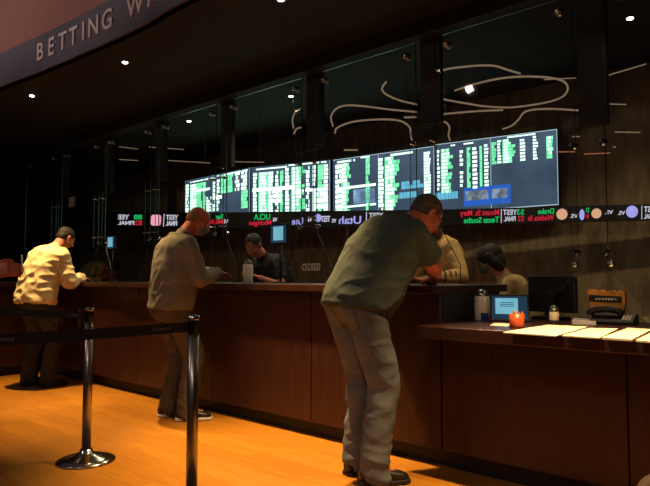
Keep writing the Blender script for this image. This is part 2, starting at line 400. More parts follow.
for i, gx in enumerate(gaps[3:10]):
    # added black post imitating the dark gap where no glass reflects
    zlow = 2.05 if i == 0 else 2.28 - .02 * i
    t = thing('hanging_post', 'black hanging post between glass panes, ' + gd[i], 'post', (gx, GY + .06, zlow), 0, 'black posts between the panes')
    bm = NB(); box(bm, -hw, hw, 0, .05, 0, HS - zlow - .11); obj('post', bm, M['soffit'], t, bevel=.004)
    z0 = (1.19 if i == 0 else 1.54) - .03
    t = thing('gap_pane', 'narrow clipped glass pane ' + gd[i], 'glass screen', (gx, GY - .05, z0), 0, 'narrow panes over the gaps')
    h = (2.02 if i == 0 else 2.2) - z0; wd = hw + .02; c = .03
    poly = [(-wd, 0), (wd, 0), (wd, h - c), (wd - .01, h - .01), (wd - c, h), (-wd + c, h), (-wd + .01, h - .01), (-wd, h - c)]
    bm = NB(); prism(bm, poly, Matrix.Identity(4), .008, 1); obj('pane', bm, None, t, mats=[M['glass'], M['edge']])
    for x, z in ((-wd + .02, h - .1), (wd - .02, h - .1), (-wd + .02, .12), (wd - .02, .12)):
        bm = NB(); m4 = Matrix.Translation((x, .02, z)) @ Matrix.Rotation(R(90), 4, 'X')
        lathe(bm, [(.017, -.03), (.022, -.025), (.022, .0), (.012, .0), (.012, .05), (.017, .05)] if i == 0 else [(.010, -.03), (.013, -.025), (.013, .0), (.008, .0), (.008, .05)], 18, (0, 0, 0), m4)
        obj('clip', bm, M['chrome'], t, True)

# ------------------------------------------------------------------ video screens reflected in the glass, built as glowing objects behind it
PR = at_y(557, 168, 5.6); PR.z = 0
PL = FLAT * 8.78 + RIGHT * (8.78 * (185 - CX) / F); PL.z = 0
U = (PR - PL).normalized(); NRM = Vector((U.y, -U.x, 0))
def on_wall(px, py): return at_plane(px, py, PR, NRM)
def wuv(px, py):
    p = on_wall(px, py); return ((p - PL).dot(U), p.z)
SM = Matrix((U, Vector((0, 0, 1)), U.cross(Vector((0, 0, 1))))).transposed().to_4x4()   # local x along wall, y up, z toward hall
def words(bm, u0, u1, v0, v1, rows, dens=.8, ragged=0, gw=.012, M0=0, fill=.62, align='L'):
    rh = (v1 - v0) / rows
    for r_ in range(rows):
        a = v1 - (r_ + 1) * rh + rh * (1 - fill) / 2; b = a + rh * fill
        end = u1 - random.random() * ragged * (u1 - u0); u = u0
        if align == 'R': u = u0 + (u1 - end); end = u1
        while u < end - gw * .5:
            w = gw * random.uniform(.5, 1.6)
            if random.random() < dens: box(bm, u, min(u + w, end), a, b, 0, .002)
            u += w + gw * .12
screens = [
    dict(l=(185, 250), split=213, top=(181, 167.5), bot=(229, 225), label='leftmost video screen of green odds above the pullover man', cols=[]),
    dict(l=(251.5, 330), split=286, top=(167.5, 160), bot=(225, 221), label='video screen packed with green odds, second from left', cols=[]),
    dict(l=(333, 434), split=378.5, top=(160, 146), bot=(222, 213), label='video screen with a slate background behind the bald head of the green shirt man', cols=[]),
    dict(l=(435.5, 557), split=491, top=(144.5, 129), bot=(213.5, 205), label='large rightmost video screen with two small blue pictures at its bottom', cols=[]),
]
# content in fractions of the screen: (u0,u1,v0,v1,rows,mat,ragged,dens)
content = [
    [(.02,.07,.3,.92,9,'w',0,.95),(.09,.30,.3,.9,10,'g',.1,.95),(.10,.20,.3,.9,10,'w',.1,.95),(.30,.34,.3,.9,9,'g',0,.9),(.20,.42,.72,.78,1,'w',0,1),(.36,.44,.3,.6,5,'w',.1,.9),(.46,.50,.3,.95,9,'w',0,.9),
     (.52,.56,.3,.9,9,'w',0,.95),(.58,.66,.62,.97,5,'g',.1,1),(.68,.76,.62,.97,5,'g',.2,.9),(.79,.86,.62,.97,5,'w',0,.9),(.88,.96,.62,.97,5,'w',0,.9),(.88,.97,.3,.62,5,'g',0,1),(.46,.60,.52,.60,1,'w',0,1),
     (.05,.45,.93,.96,1,'w',0,.9),(.5,.97,.95,.98,1,'w',0,.9)],
    [(.03,.08,.04,.9,14,'w',0,1),(.10,.30,.04,.9,15,'g',.3,1),(.12,.22,.04,.9,15,'w',.3,1),(.24,.30,.04,.9,13,'w',0,.95),(.33,.37,.04,.9,13,'w',0,.9),(.39,.43,.04,.9,13,'g',0,1),(.46,.51,.04,.94,14,'w',0,1),
     (.53,.72,.04,.94,15,'g',.3,1),(.55,.66,.04,.94,15,'w',.3,1),(.72,.76,.1,.94,12,'w',0,.9),(.80,.84,.1,.94,12,'w',0,.9),(.86,.92,.04,.94,14,'g',0,1),(.93,.98,.04,.94,14,'w',0,1),
     (.02,.60,.56,.64,1,'w',0,1),(.30,.42,.35,.6,3,'w',0,1),(.55,.97,.50,.56,1,'w',0,1),(.05,.48,.94,.97,1,'w',0,1),(.5,.97,.96,.99,1,'w',0,1),(.8,.97,.2,.5,3,'w',0,1)],
    [(.03,.10,.12,.92,10,'w',0,.95),(.09,.20,.12,.92,13,'g',.45,1),(.10,.16,.12,.92,13,'w',.3,1),(.35,.39,.12,.97,9,'g',0,1),(.05,.24,.93,.97,1,'w',0,1),(.30,.40,.96,.99,1,'w',0,1),
     (.04,.46,.50,.55,1,'w',0,1),(.04,.46,.20,.24,1,'w',0,1),(.48,.53,.03,.93,14,'w',0,1),(.54,.70,.03,.93,15,'g',.5,1),(.55,.64,.03,.93,15,'w',.4,1),(.91,.97,.3,.93,13,'w',0,1),(.93,.96,.2,.93,12,'g',0,1),(.60,.82,.93,.97,1,'w',0,1),
     (.70,.90,.40,.52,2,'c',0,.6),(.68,.88,.26,.36,1,'c',.2,.8)],
    [(.01,.04,.32,.92,10,'w',0,1),(.05,.16,.28,.92,13,'g',.35,1),(.06,.13,.28,.92,13,'w',.35,1),(.22,.25,.34,.88,9,'w',.2,.8),(.28,.31,.30,.9,15,'g',0,1),(.33,.37,.30,.9,10,'w',0,1),(.39,.41,.28,.9,12,'g',0,1),(.43,.465,.32,.92,12,'w',0,1),
     (.14,.34,.94,.97,1,'w',0,1),(.49,.53,.62,.93,7,'g',0,1),(.54,.57,.62,.95,8,'w',0,1),(.58,.69,.62,.95,8,'g',.4,1),(.59,.64,.62,.95,8,'w',.3,1),(.72,.76,.62,.93,7,'w',0,1),(.82,.86,.62,.95,8,'w',.2,1),(.92,.97,.62,.92,6,'g',0,1),(.93,.96,.62,.92,6,'w',0,.8),
     (.62,.84,.955,.985,1,'w',0,1),(-.0,.22,.19,.30,1,'c',.05,.95)],
]
for si, s in enumerate(screens):
    l, r_ = s['l']
    (u0, ztl), (u1, ztr) = wuv(l, s['top'][0]), wuv(r_, s['top'][1])
    zbl, zbr = wuv(l, s['bot'][0])[1], wuv(r_, s['bot'][1])[1]
    W = u1 - u0; us = wuv(s['split'], 180)[0] - u0
    base = PL + U * u0
    t = thing('video_screen', s['label'], 'screen', (base.x, base.y, 0), 0, 'video screens of betting odds')
    rot = SM.copy()
    def zat(u, f): 
        k = u / W; return (zbl + (zbr - zbl) * k) * (1 - f) + (ztl + (ztr - ztl) * k) * f
    def fit(bm):   # unit coords (u in 0..1, v in 0..1, depth) -> wall
        for v in bm.verts:
            u = v.co.x * W; v.co = rot @ Vector((u, zat(u, v.co.y), v.co.z))
        return bm
    bm = NB(); box(bm, -.004, 1.004, -.02, 1.02, -.07, -.002); obj('housing', fit(bm), M['black'], t)
    pnl = NB(); box(pnl, 0, us / W - .002, 0, 1, -.002, .0); box(pnl, us / W + .002, 1, 0, 1, -.002, .0); disp = obj('display', fit(pnl), M['scr_bg'], t)
    bm = NB(); e = .004
    box(bm, 0, 1, 0, .012, 0, .003); box(bm, 1 - e, 1, 0, 1, 0, .003); box(bm, us/W - e/2, us/W + e/2, 0, 1, 0, .003)
    if si > 1: box(bm, 0, 1, .99, 1, 0, .003)
    obj('border_line', fit(bm), M['scr_line'], disp)
    for key, mm, nm in (('g', 'scr_green', 'green_odds'), ('w', 'scr_white', 'white_odds'), ('c', 'scr_cyan', 'cyan_lettering')):
        bm = NB(); 
        for (a, b, c, d, rows, k, rag, dens) in content[si]:
            if k == key:
                if key == 'w': tmp = NB(); words(tmp, a, b, c, d, rows, dens * .96, rag, .018, fill=.80 if si < 3 else .66); bmesh.ops.translate(tmp, verts=tmp.verts[:], vec=(0, 0, .004)); add_bm(bm, tmp, Matrix.Identity(4))
                else: words(bm, a, b, c, d, rows, dens, rag, .03, fill=.92)
        if len(bm.verts): obj(nm, fit(bm), M[mm], disp)
        else: bm.free()
    if si == 3:
        bm = NB(); box(bm, .25, .64, .07, .33, .001, .004); obj('blue_banner', fit(bm), M['scr_blue'], disp)
        bm = NB(); box(bm, .265, .46, .15, .28, .004, .006); box(bm, .49, .615, .15, .28, .004, .006); obj('picture_inset', fit(bm), M['scr_pic'], disp)
    if si == 2:
        bm = NB(); box(bm, .22, .44, .25, .48, .001, .002); obj('picture_inset', fit(bm), M['scr_blue2'], disp)

# mirror image of a scoreboard ribbon, modelled as a real strip below the screens
tkp = [(90, 220), (130, 220), (212, 220.5), (250, 220), (350, 218.5), (440, 217.5), (520, 215.5), (570, 214), (640, 212.5), (690, 211)]
TOFF = NRM * .11
if NRM.y > 0: TOFF = -TOFF
def tk(px, dy=0, extra=0):
    for (a, b), (c, d) in zip(tkp, tkp[1:]):
        if a <= px <= c or c == tkp[-1][0]: y = b + (d - b) * (px - a) / (c - a); break
    return at_plane(px, y + dy, PR + TOFF * (1 + extra), NRM)
TK = thing('led_ticker', 'long black scoreboard ribbon of mirrored red and green team names under the screens', 'ticker display', tk(350))
inv = Matrix.Translation(-TK.location)
bm = NB(); prev = None
for px, _ in tkp:
    a, b = tk(px, -8), tk(px, 8); back = -TOFF.normalized() * .05
    q = [bm.verts.new(v + inv.translation) for v in (a, b, b + back, a + back)]
    if prev:
        for k in range(4): bm.faces.new((prev[k], prev[(k+1) % 4], q[(k+1) % 4], q[k]))
    else: bm.faces.new(q)
    prev = q
bm.faces.new(prev[::-1]); obj('ribbon', bm, M['black'], TK)
def tk_text(s, px0, px1, dy, hpx, mname, part='ticker_text', mirror=True):
    a, b = tk(px0, dy, .06), tk(px1, dy, .06); c = (a + b) / 2; w = (b - a).length
    xa = (b - a).normalized(); za = -NRM if NRM.y > 0 else NRM; za = (za - xa * za.dot(xa)).normalized(); ya = za.cross(xa)
    dz = abs((tk((px0 + px1) / 2, dy - hpx / 2) - tk((px0 + px1) / 2, dy + hpx / 2)).z)
    m4 = inv @ Matrix.Translation(c) @ Matrix((xa, ya, za)).transposed().to_4x4()
    bm = NB(); add_bm(bm, text_mesh(s, dz * 1.35, .002, mirror, width=w), m4)
    obj(part, bm, M[mname], TK)
def tk_blob(px, dy, wpx, hpx, mname, part='team_emblem', sq=False):
    a, b = tk(px - wpx / 2, dy, .06), tk(px + wpx / 2, dy, .06); c = (a + b) / 2; w = (b - a).length / 2
    h = abs((tk(px, dy - hpx / 2) - tk(px, dy + hpx / 2)).z) / 2
    xa = (b - a).normalized(); za = -NRM if NRM.y > 0 else NRM; za = (za - xa * za.dot(xa)).normalized(); ya = za.cross(xa)
    m4 = inv @ Matrix.Translation(c) @ Matrix((xa, ya, za)).transposed().to_4x4()
    bm = NB(); vs = []
    for k in range(28):
        t_ = 2 * math.pi * k / 28; p_ = .45 if sq else 1
        vs.append((w * math.copysign(abs(math.cos(t_)) ** p_, math.cos(t_)), h * math.copysign(abs(math.sin(t_)) ** p_, math.sin(t_))))
    q0 = [bm.verts.new(m4 @ Vector((x, y, 0))) for x, y in vs]; q1 = [bm.verts.new(m4 @ Vector((x, y, .004))) for x, y in vs]
    bm.faces.new(q0[::-1]); bm.faces.new(q1)
    for k in range(28): bm.faces.new((q0[k], q0[(k+1) % 28], q1[(k+1) % 28], q1[k]))
    obj(part, bm, M[mname], TK)
tk_text('YEE', 118, 129, -3, 5, 'tk_white'); tk_text('88', 134, 142, -3, 5, 'tk_green'); tk_text('FINAL', 118, 134, 2.8, 4, 'tk_white'); tk_text('82', 135, 142, 2.8, 5, 'tk_red')
tk_blob(156, 0, 10, 11, 'tk_pink', sq=True); tk_text('|', 163.5, 164, 0, 10, 'tk_white'); tk_text('YEST', 166, 178, -3, 5, 'tk_white'); tk_text('FINAL', 166, 177, 3, 5, 'tk_white')
tk_text('LA', 203, 210, -4, 5, 'tk_green'); tk_text('San', 215, 223, -4, 5, 'tk_green'); tk_text('Michigan', 199, 223, 2, 5, 'tk_red')
tk_text('VS', 224, 228, 1, 4, 'tk_white')
tk_text('UCLA', 254, 270, -3, 6, 'tk_green'); tk_text('Michigan', 249, 271, 3.5, 5, 'tk_red'); tk_text('VS', 273, 277, 0, 4, 'tk_white')
tk_text('Ute', 292, 303, 2, 7, 'tk_lav', 'team_emblem'); tk_text('VS', 308, 312, 0, 5, 'tk_white'); tk_blob(318, -1, 7, 8, 'tk_lav'); tk_text('TEST', 321, 330, 0, 6, 'tk_white')
tk_text('VS', 332, 336, 2, 4, 'tk_white'); tk_text('Utah', 339, 361, 1.5, 8, 'tk_lav', 'team_emblem'); tk_text('|', 366, 366.6, 0, 10, 'tk_white'); tk_text('YEST', 369, 383, -3, 5, 'tk_white'); tk_text('FINAL', 369, 381, 3, 4, 'tk_white')
tk_text('Mount St. Mary', 460, 499, -3, 6, 'tk_red'); tk_text('Texas Southe', 464, 499, 3.5, 6, 'tk_green'); tk_text('|', 501, 501.6, 0, 11, 'tk_white')
tk_text('YEST', 503, 517, -3.5, 5.5, 'tk_white'); tk_text('FINAL', 504, 515.5, 3, 5, 'tk_white'); tk_text('53', 517, 524, -3.5, 5.5, 'tk_green'); tk_text('52', 518, 524, 3, 5.5, 'tk_red')
tk_text('Drake', 538, 554, -3.5, 5.5, 'tk_green'); tk_text('Wichita St', 528, 554, 3, 5.5, 'tk_red'); tk_blob(562, 0, 11, 11, 'tk_tan'); tk_text('VS.', 570, 578, 2, 4, 'tk_white'); tk_blob(582, 1, 5, 11, 'tk_lav')
tk_text('D', 586, 589, -3.5, 5, 'tk_green'); tk_text('W', 586, 589, 3, 5, 'tk_red'); tk_blob(596.5, 0, 10, 10, 'tk_tan'); tk_text('VS.', 605, 613, -1, 4, 'tk_white'); tk_text('VS.', 618, 625, 0, 4, 'tk_white'); tk_blob(632, -1, 12, 12, 'tk_lav')
tk_text('|', 641.5, 642, 0, 11, 'tk_white'); tk_text('YEST', 644, 658, -3, 6, 'tk_white'); tk_text('FINAL', 644, 656, 4, 5, 'tk_white')

# ------------------------------------------------------------------ LED strips mirrored by the glass, built as glowing tubes behind it
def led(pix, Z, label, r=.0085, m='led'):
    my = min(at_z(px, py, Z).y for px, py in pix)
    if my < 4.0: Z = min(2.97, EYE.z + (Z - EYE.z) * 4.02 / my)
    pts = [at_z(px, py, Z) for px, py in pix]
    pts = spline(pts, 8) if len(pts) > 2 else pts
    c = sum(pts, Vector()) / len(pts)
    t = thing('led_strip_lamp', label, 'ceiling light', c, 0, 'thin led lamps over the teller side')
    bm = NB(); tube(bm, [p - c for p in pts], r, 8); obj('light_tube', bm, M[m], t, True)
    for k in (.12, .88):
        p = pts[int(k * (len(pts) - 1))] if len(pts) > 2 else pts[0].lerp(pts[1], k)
        bm = NB(); tube(bm, [p - c + Vector((0, 0, r * .5)), Vector((p.x - c.x, p.y - c.y, HS - .002 - c.z))], .0015, 5); obj('suspension_wire', bm, M['blackmetal'], t)  # wires added to hang the tubes
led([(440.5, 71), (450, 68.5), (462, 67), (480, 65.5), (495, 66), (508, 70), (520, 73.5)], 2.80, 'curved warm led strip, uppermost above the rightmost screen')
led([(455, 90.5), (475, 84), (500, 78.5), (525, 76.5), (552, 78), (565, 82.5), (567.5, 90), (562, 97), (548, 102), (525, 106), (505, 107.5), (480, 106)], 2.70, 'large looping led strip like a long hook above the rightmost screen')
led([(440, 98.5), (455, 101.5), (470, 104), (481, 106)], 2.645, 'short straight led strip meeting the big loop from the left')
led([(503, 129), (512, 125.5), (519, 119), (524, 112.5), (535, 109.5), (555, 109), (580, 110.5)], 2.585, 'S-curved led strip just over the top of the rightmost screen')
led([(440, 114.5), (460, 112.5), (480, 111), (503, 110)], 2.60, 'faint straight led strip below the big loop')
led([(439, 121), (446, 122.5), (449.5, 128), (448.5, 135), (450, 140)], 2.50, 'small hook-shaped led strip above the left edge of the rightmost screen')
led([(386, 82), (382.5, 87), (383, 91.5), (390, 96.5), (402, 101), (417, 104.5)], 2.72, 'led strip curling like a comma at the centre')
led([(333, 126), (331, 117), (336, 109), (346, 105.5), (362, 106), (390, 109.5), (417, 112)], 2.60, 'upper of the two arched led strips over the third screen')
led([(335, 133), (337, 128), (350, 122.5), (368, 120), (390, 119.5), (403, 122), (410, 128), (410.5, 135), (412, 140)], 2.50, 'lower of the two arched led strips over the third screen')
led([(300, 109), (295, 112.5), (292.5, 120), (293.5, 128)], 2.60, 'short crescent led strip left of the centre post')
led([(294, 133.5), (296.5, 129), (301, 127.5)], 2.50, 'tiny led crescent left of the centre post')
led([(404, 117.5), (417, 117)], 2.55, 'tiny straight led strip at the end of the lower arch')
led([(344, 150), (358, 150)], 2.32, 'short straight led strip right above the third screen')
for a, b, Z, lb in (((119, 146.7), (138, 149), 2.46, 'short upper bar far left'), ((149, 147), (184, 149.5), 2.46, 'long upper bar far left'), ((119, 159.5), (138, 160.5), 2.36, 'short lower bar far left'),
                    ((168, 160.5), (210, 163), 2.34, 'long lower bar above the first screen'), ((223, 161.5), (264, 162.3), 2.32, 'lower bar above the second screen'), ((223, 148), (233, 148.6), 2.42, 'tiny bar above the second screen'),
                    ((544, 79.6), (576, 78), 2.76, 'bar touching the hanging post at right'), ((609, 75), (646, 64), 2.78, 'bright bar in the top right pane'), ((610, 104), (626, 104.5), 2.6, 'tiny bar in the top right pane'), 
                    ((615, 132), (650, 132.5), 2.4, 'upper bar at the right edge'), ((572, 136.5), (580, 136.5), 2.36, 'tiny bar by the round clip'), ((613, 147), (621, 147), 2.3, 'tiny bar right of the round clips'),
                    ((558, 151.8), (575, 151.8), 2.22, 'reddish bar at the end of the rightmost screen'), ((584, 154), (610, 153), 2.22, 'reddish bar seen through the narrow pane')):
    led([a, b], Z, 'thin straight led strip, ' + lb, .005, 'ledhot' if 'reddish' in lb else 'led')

# ------------------------------------------------------------------ queue stanchions
def stanchion(x, y, label, belt_to=None, belt_label=None):
    t = thing('queue_stanchion', label, 'stanchion', (x, y, 0), 0, 'chrome queue posts')
    bm = NB(); lathe(bm, [(.175, 0), (.178, .006), (.17, .014), (.14, .026), (.09, .04), (.05, .052), (.04, .06), (.036, .075)], 48); obj('base', bm, M['chrome'], t, True)
    bm = NB(); lathe(bm, [(.0275, .05), (.0275, .855)], 32); obj('pole', bm, M['steel'], t, True)
    bm = NB(); lathe(bm, [(.0275, .855), (.0305, .858), (.0305, .93), (.028, .945), (.012, .948)], 32); obj('belt_head', bm, M['blackmetal'], t, True)
    bm = NB(); lathe(bm, [(.0305, .925), (.0312, .93), (.029, .946), (.006, .952)], 32); obj('cap', bm, M['chrome'], t, True)
    if belt_to:
        bx, by = belt_to; v = Vector((bx - x, by - y, 0)); n = v.normalized(); s = n.cross(Vector((0, 0, 1)))
        bm = NB(); prev = None; K = 16
        for k in range(K + 1):
            f = k / K; c = n * .030 + (v - n * .060) * f; sag = -.012 * math.sin(math.pi * f)
            q = [bm.verts.new(c + s * sx * .0012 + Vector((0, 0, sz + sag))) for sx, sz in ((-1, .868), (1, .868), (1, .916), (-1, .916))]
            if prev:
                for j in range(4): bm.faces.new((prev[j], prev[(j+1) % 4], q[(j+1) % 4], q[j]))
            else: bm.faces.new(q)
            prev = q
        bm.faces.new(prev[::-1]); b = obj('belt', bm, M['belt'], t)
        for f in (.10, .52, .9):
            bm = NB(); c = n * (v.length * f); sag = -.012 * math.sin(math.pi * f); m4 = Matrix.Translation(c + Vector((0, 0, .892 + sag))) @ Matrix((n, s, Vector((0, 0, 1)))).transposed().to_4x4()
            for k in range(6): box(bm, -.045 + k * .016, -.034 + k * .016, -.0022, .0022, -.006, .006, m4)
            obj('print', bm, M['beltmark'], b)
    return t
p1 = at_z(86, 461, 0)
p2 = Vector((-2.545, 1.815, 0))
stanchion(p1.x, p1.y, 'chrome queue post standing whole at left with its round domed base in view', (-5.65, 1.84))
stanchion(p2.x, p2.y, 'nearer chrome queue post before the pullover man, cut off by the bottom edge', (-2.8, .2))
stanchion(-2.8, .2, 'chrome queue post out of frame at the near end of the belt')
stanchion(-5.65, 1.84, 'chrome queue post out of frame at the far end of the belt')

# ------------------------------------------------------------------ things on the counters
def bottle(px, Y, Z, wpx, hpx, label, body, cap, blue=False):
    o = (px - CX) / F; z = Y / (math.sin(A) + o * math.cos(A)); x = z * (-math.cos(A) + o * math.sin(A))
    r = wpx / 2 / F * z; h = hpx / F * z
    t = thing('sanitizer_bottle', label, 'bottle', (x, Y, Z))
    bm = NB(); lathe(bm, [(r * .9, 0), (r, .006), (r, h * .72), (r * .92, h * .78)], 28); obj('bottle_body', bm, body, t, True)
    bm = NB(); lathe(bm, [(r * .92, h * .78), (r * .9, h * .84), (r * .72, h * .92), (r * .4, h * .97), (r * .12, h)], 28); obj('cap', bm, cap, t, True)
    bm = NB(); lathe(bm, [(r * 1.01, h * .2), (r * 1.02, h * .21), (r * 1.02, h * .62), (r * 1.01, h * .63)], 28); obj('label_band', bm, M['paper'], t, True)
    if blue:
        bm = NB(); box(bm, r * .4, r * 1.3, -r * 1.15, -r * .75, 0, h * .25); obj('blue_tab', bm, M['blue'], t)
    return t
bottle(481.5, 3.6, LT, 14.5, 31, 'white sanitizer bottle with silver domed cap beside the tablet', M['white'], M['chrome'], True)
bottle(248, 3.5, CT, 10, 24, 'white bottle standing on the tall counter below the small monitor', M['white'], M['steel'])
bottle(553, 3.62, LT, 9, 19, 'small clear silver-topped bottle on the low counter behind the papers', M['steel'], M['chrome'])
# tablet
p = at_z(510, 322, LT); yaw = R(28)
t = thing('tablet', 'black tablet with glowing pale blue screen propped on the low counter', 'tablet', (p.x, p.y, LT), yaw)
m4 = Matrix.Translation((0, 0, .004)) @ Matrix.Rotation(R(-24), 4, 'X')
bm = NB(); box(bm, -.118, .118, -.006, .006, 0, .175, m4); obj('case', bm, M['black'], t, bevel=.004)
bm = NB(); box(bm, -.104, .104, -.0075, -.0062, .014, .163, m4); d = obj('display', bm, M['tablet2'], t)
bm = NB(); box(bm, -.085, .05, -.0085, -.0077, .045, .15, m4); obj('lit_window', bm, M['tablet'], d)
bm = NB()
for k in range(3): box(bm, -.055, .025, -.0093, -.0086, .118 - k * .012, .122 - k * .012, m4)
obj('text_lines', bm, M['tablet2'], d)
bm = NB(); box(bm, -.03, .03, .0, .075, 0, .004); box(bm, -.03, .03, .066, .074, 0, .13, Matrix.Rotation(R(0), 4, 'X')); obj('stand', bm, M['black'], t)
# pencil cup
p = at_z(517, 328, LT)
t = thing('pencil_cup', 'small amber cup full of short pencils beside the papers', 'cup', (p.x, p.y, LT))
bm = NB(); lathe(bm, [(.036, 0), (.038, .004), (.041, .075), (.038, .075), (.035, .008), (.001, .006)], 28); obj('cup_body', bm, M['cup'], t, True)
random.seed(3)
for k in range(9):
    a = k * 2.4; r0 = .006 + .024 * (k % 3) / 2; q0 = Vector((r0 * math.cos(a) * .6, r0 * math.sin(a) * .6, .009)); q1 = Vector((r0 * math.cos(a), r0 * math.sin(a), .088 + .012 * random.random()))
    bm = NB(); tube(bm, [q0, q0.lerp(q1, .9), q1], .0035, 6, [.0035, .0035, .0008]); obj('pencil', bm, M['pencil'], t)
# paper stacks
def poly_slab(name, pix, Z, th, label, m, lines=0):
    P = [at_z(px, py, Z) for px, py in pix]; c = sum(P, Vector()) / len(P)
    t = thing(name, label, 'papers', c)
    bm = NB(); a = [bm.verts.new(p - c) for p in P]; b = [bm.verts.new(p - c + Vector((0, 0, th))) for p in P]
    bm.faces.new(a[::-1]); bm.faces.new(b)
    for i in range(len(P)): bm.faces.new((a[i], a[(i+1) % len(P)], b[(i+1) % len(P)], b[i]))
    obj('sheets', bm, m, t)
    if lines:
        bm = NB()
        A0, B0, C0, D0 = [p - c for p in P[:4]]
        for k in range(lines):
            f = .1 + .8 * k / (lines - 1); l = A0.lerp(B0, f).lerp(D0.lerp(C0, f), .08); r = A0.lerp(B0, f).lerp(D0.lerp(C0, f), .5 + .4 * random.random())
            w = (B0 - A0).normalized() * .0015; zz = Vector((0, 0, th + .0004))
            vs = [bm.verts.new(v + zz) for v in (l - w, r - w, r + w, l + w)]; f_ = bm.faces.new(vs)
        obj('print', bm, M['print'], t)
    return t
poly_slab('paper_stack', [(503, 333.2), (548, 325.8), (588, 327.8), (556, 337)], LT, .006, 'leftmost stack of betting sheets lying beside the pencil cup', M['paper'], 14)
poly_slab('paper_stack', [(562, 336.6), (589, 329), (618, 329.6), (600, 339)], LT, .006, 'middle stack of betting sheets on the low counter', M['paper'], 12)
poly_slab('paper_stack', [(602, 339.5), (628, 329.5), (652, 331), (632, 341.5)], LT, .009, 'brightly lit stack of sheets before the black desk device', M['paper'], 10)
poly_slab('paper_stack', [(636, 341.8), (655, 332.5), (672, 334), (662, 344)], LT, .008, 'stack of sheets cut off by the right edge', M['paper'], 10)
poly_slab('receipt_slip', [(490, 325.5), (494, 322.8), (511, 323.6), (508, 326.4)], LT, .001, 'small white slip of paper in front of the tablet', M['paper'])
poly_slab('receipt_tray', [(572, 324), (574, 320.6), (597, 321.4), (596, 325)], LT, .018, 'flat grey tray on the low counter left of the orange box', M['white'])
# orange box with torn top, dark band
o_ = at_y(606, 300, 4.0)
t = thing('card_box', 'orange cardboard dispenser box with ragged top and dark band behind the glass', 'box', (o_.x, 4.0, LT), R(8))
bm = NB(); prism(bm, [(-.088, 0), (.092, 0), (.094, .05), (.108, .12), (.105, .195), (.09, .182), (.075, .193), (.06, .183), (.03, .195), (.0, .186), (-.03, .197), (-.055, .187), (-.08, .2), (-.108, .195), (-.1, .12), (-.09, .09)], Matrix.Identity(4), .07); obj('carton', bm, M['orange'], t)
bm = NB(); prism(bm, [(-.1, .125), (.09, .118), (.09, .158), (-.1, .165)], Matrix.Translation((0, -.004, 0)), .003); b = obj('dark_band', bm, M['black'], t)
bm = NB()
for k in range(7): box(bm, -.06 + k * .018, -.048 + k * .018, -.006, -.0045, .134, .146)
obj('print', bm, M['etched'], b)
# black desk phone / card terminal
o_ = at_y(614, 322, 3.86)
t = thing('desk_phone', 'low black desk telephone in front of the orange box', 'telephone', (o_.x, 3.86, LT), R(5))
m4 = Matrix.Rotation(R(90), 4, 'Z')
bm = NB(); prism(bm, [(-.08, 0), (.08, 0), (.08, .055), (.03, .062), (-.08, .02)], Matrix.Translation((.12, 0, 0)) @ m4, .24); obj('phone_base', bm, M['black'], t, bevel=.006)
bm = NB(); tube(bm, spline([(-.135, -.01, .05), (-.125, -.01, .072), (-.09, -.01, .082), (-.02, -.01, .085), (.03, -.01, .075), (.045, -.01, .05)], 4), .02, 12); obj('handset', bm, M['black'], t, True)
bm = NB()
for i in range(3):
    for j in range(4): box(bm, .055 + i * .018, .067 + i * .018, -.065 + j * .017, -.054 + j * .017, .028 + j * .006, .036 + j * .006)
obj('keypad', bm, M['etched'], t)
# black terminal monitor seen from behind
o_ = at_y(551, 300, 4.02)
t = thing('terminal_monitor', 'black teller monitor seen from behind through the glass at right', 'monitor', (o_.x, 4.02, LT), R(-8))
bm = NB(); prism(bm, [(-.17, .045), (.17, .045), (.17, .27), (.155, .285), (-.155, .285), (-.17, .27)], Matrix.Identity(4), .035); obj('housing', bm, M['black'], t, bevel=.006)
bm = NB(); box(bm, -.03, .03, -.03, .0, .02, .18); obj('neck', bm, M['black'], t, bevel=.004)
bm = NB(); box(bm, -.1, .1, -.08, .07, 0, .02); obj('foot', bm, M['black'], t, bevel=.006)
# two small customer displays behind the glass
def small_monitor(px, py, Y, wpx, hpx, label):
    c = at_y(px, py, Y); z = (c - EYE).dot(FLAT); w = wpx / F * z; h = hpx / F * z; w /= .80
    t = thing('customer_display', label, 'monitor', (c.x, Y, CT)); zc = c.z - CT
    bm = NB(); box(bm, -w/2, w/2, 0, .03, zc - h/2, zc + h/2); obj('housing', bm, M['tablet2'] if 0 else M['black'], t, bevel=.005)
    bm = NB(); box(bm, -w*.42, w*.42, -.003, -.0005, zc - h*.42, zc + h*.42); d = obj('display', bm, M['tablet2'], t)
    bm = NB(); box(bm, -w*.27, w*.27, -.006, -.0035, zc - h*.30, zc + h*.36); obj('lit_window', bm, M['tablet'], d)
    bm = NB(); lathe(bm, [(.012, .012), (.012, zc - h/2 + .01)], 14, (0, .03, 0)); obj('pole', bm, M['black'], t, True)
    bm = NB(); lathe(bm, [(.07, 0), (.07, .008), (.014, .014)], 24, (0, .02, 0)); obj('foot', bm, M['black'], t, True)
small_monitor(278.5, 234, 4.0, 21, 21, 'small screen glowing pale blue on a pole right of the white bottle')
small_monitor(110.5, 242.5, 4.0, 14, 14.5, 'small screen glowing pale blue behind the glass at left')
c = at_y(72, 202, GY - .003)
t = thing('paper_notice', 'small pale square notice stuck on the glass above the man in cream', 'notice', c)
bm = NB(); box(bm, -.09, .09, -.002, .001, -.07, .07); obj('sheet', bm, M['print'], t)
bm = NB()
for k in range(5): box(bm, -.07, .06 - .02 * (k % 2), -.0035, -.0025, .045 - k * .022, .053 - k * .022)
obj('text_lines', bm, M['etched'], t)
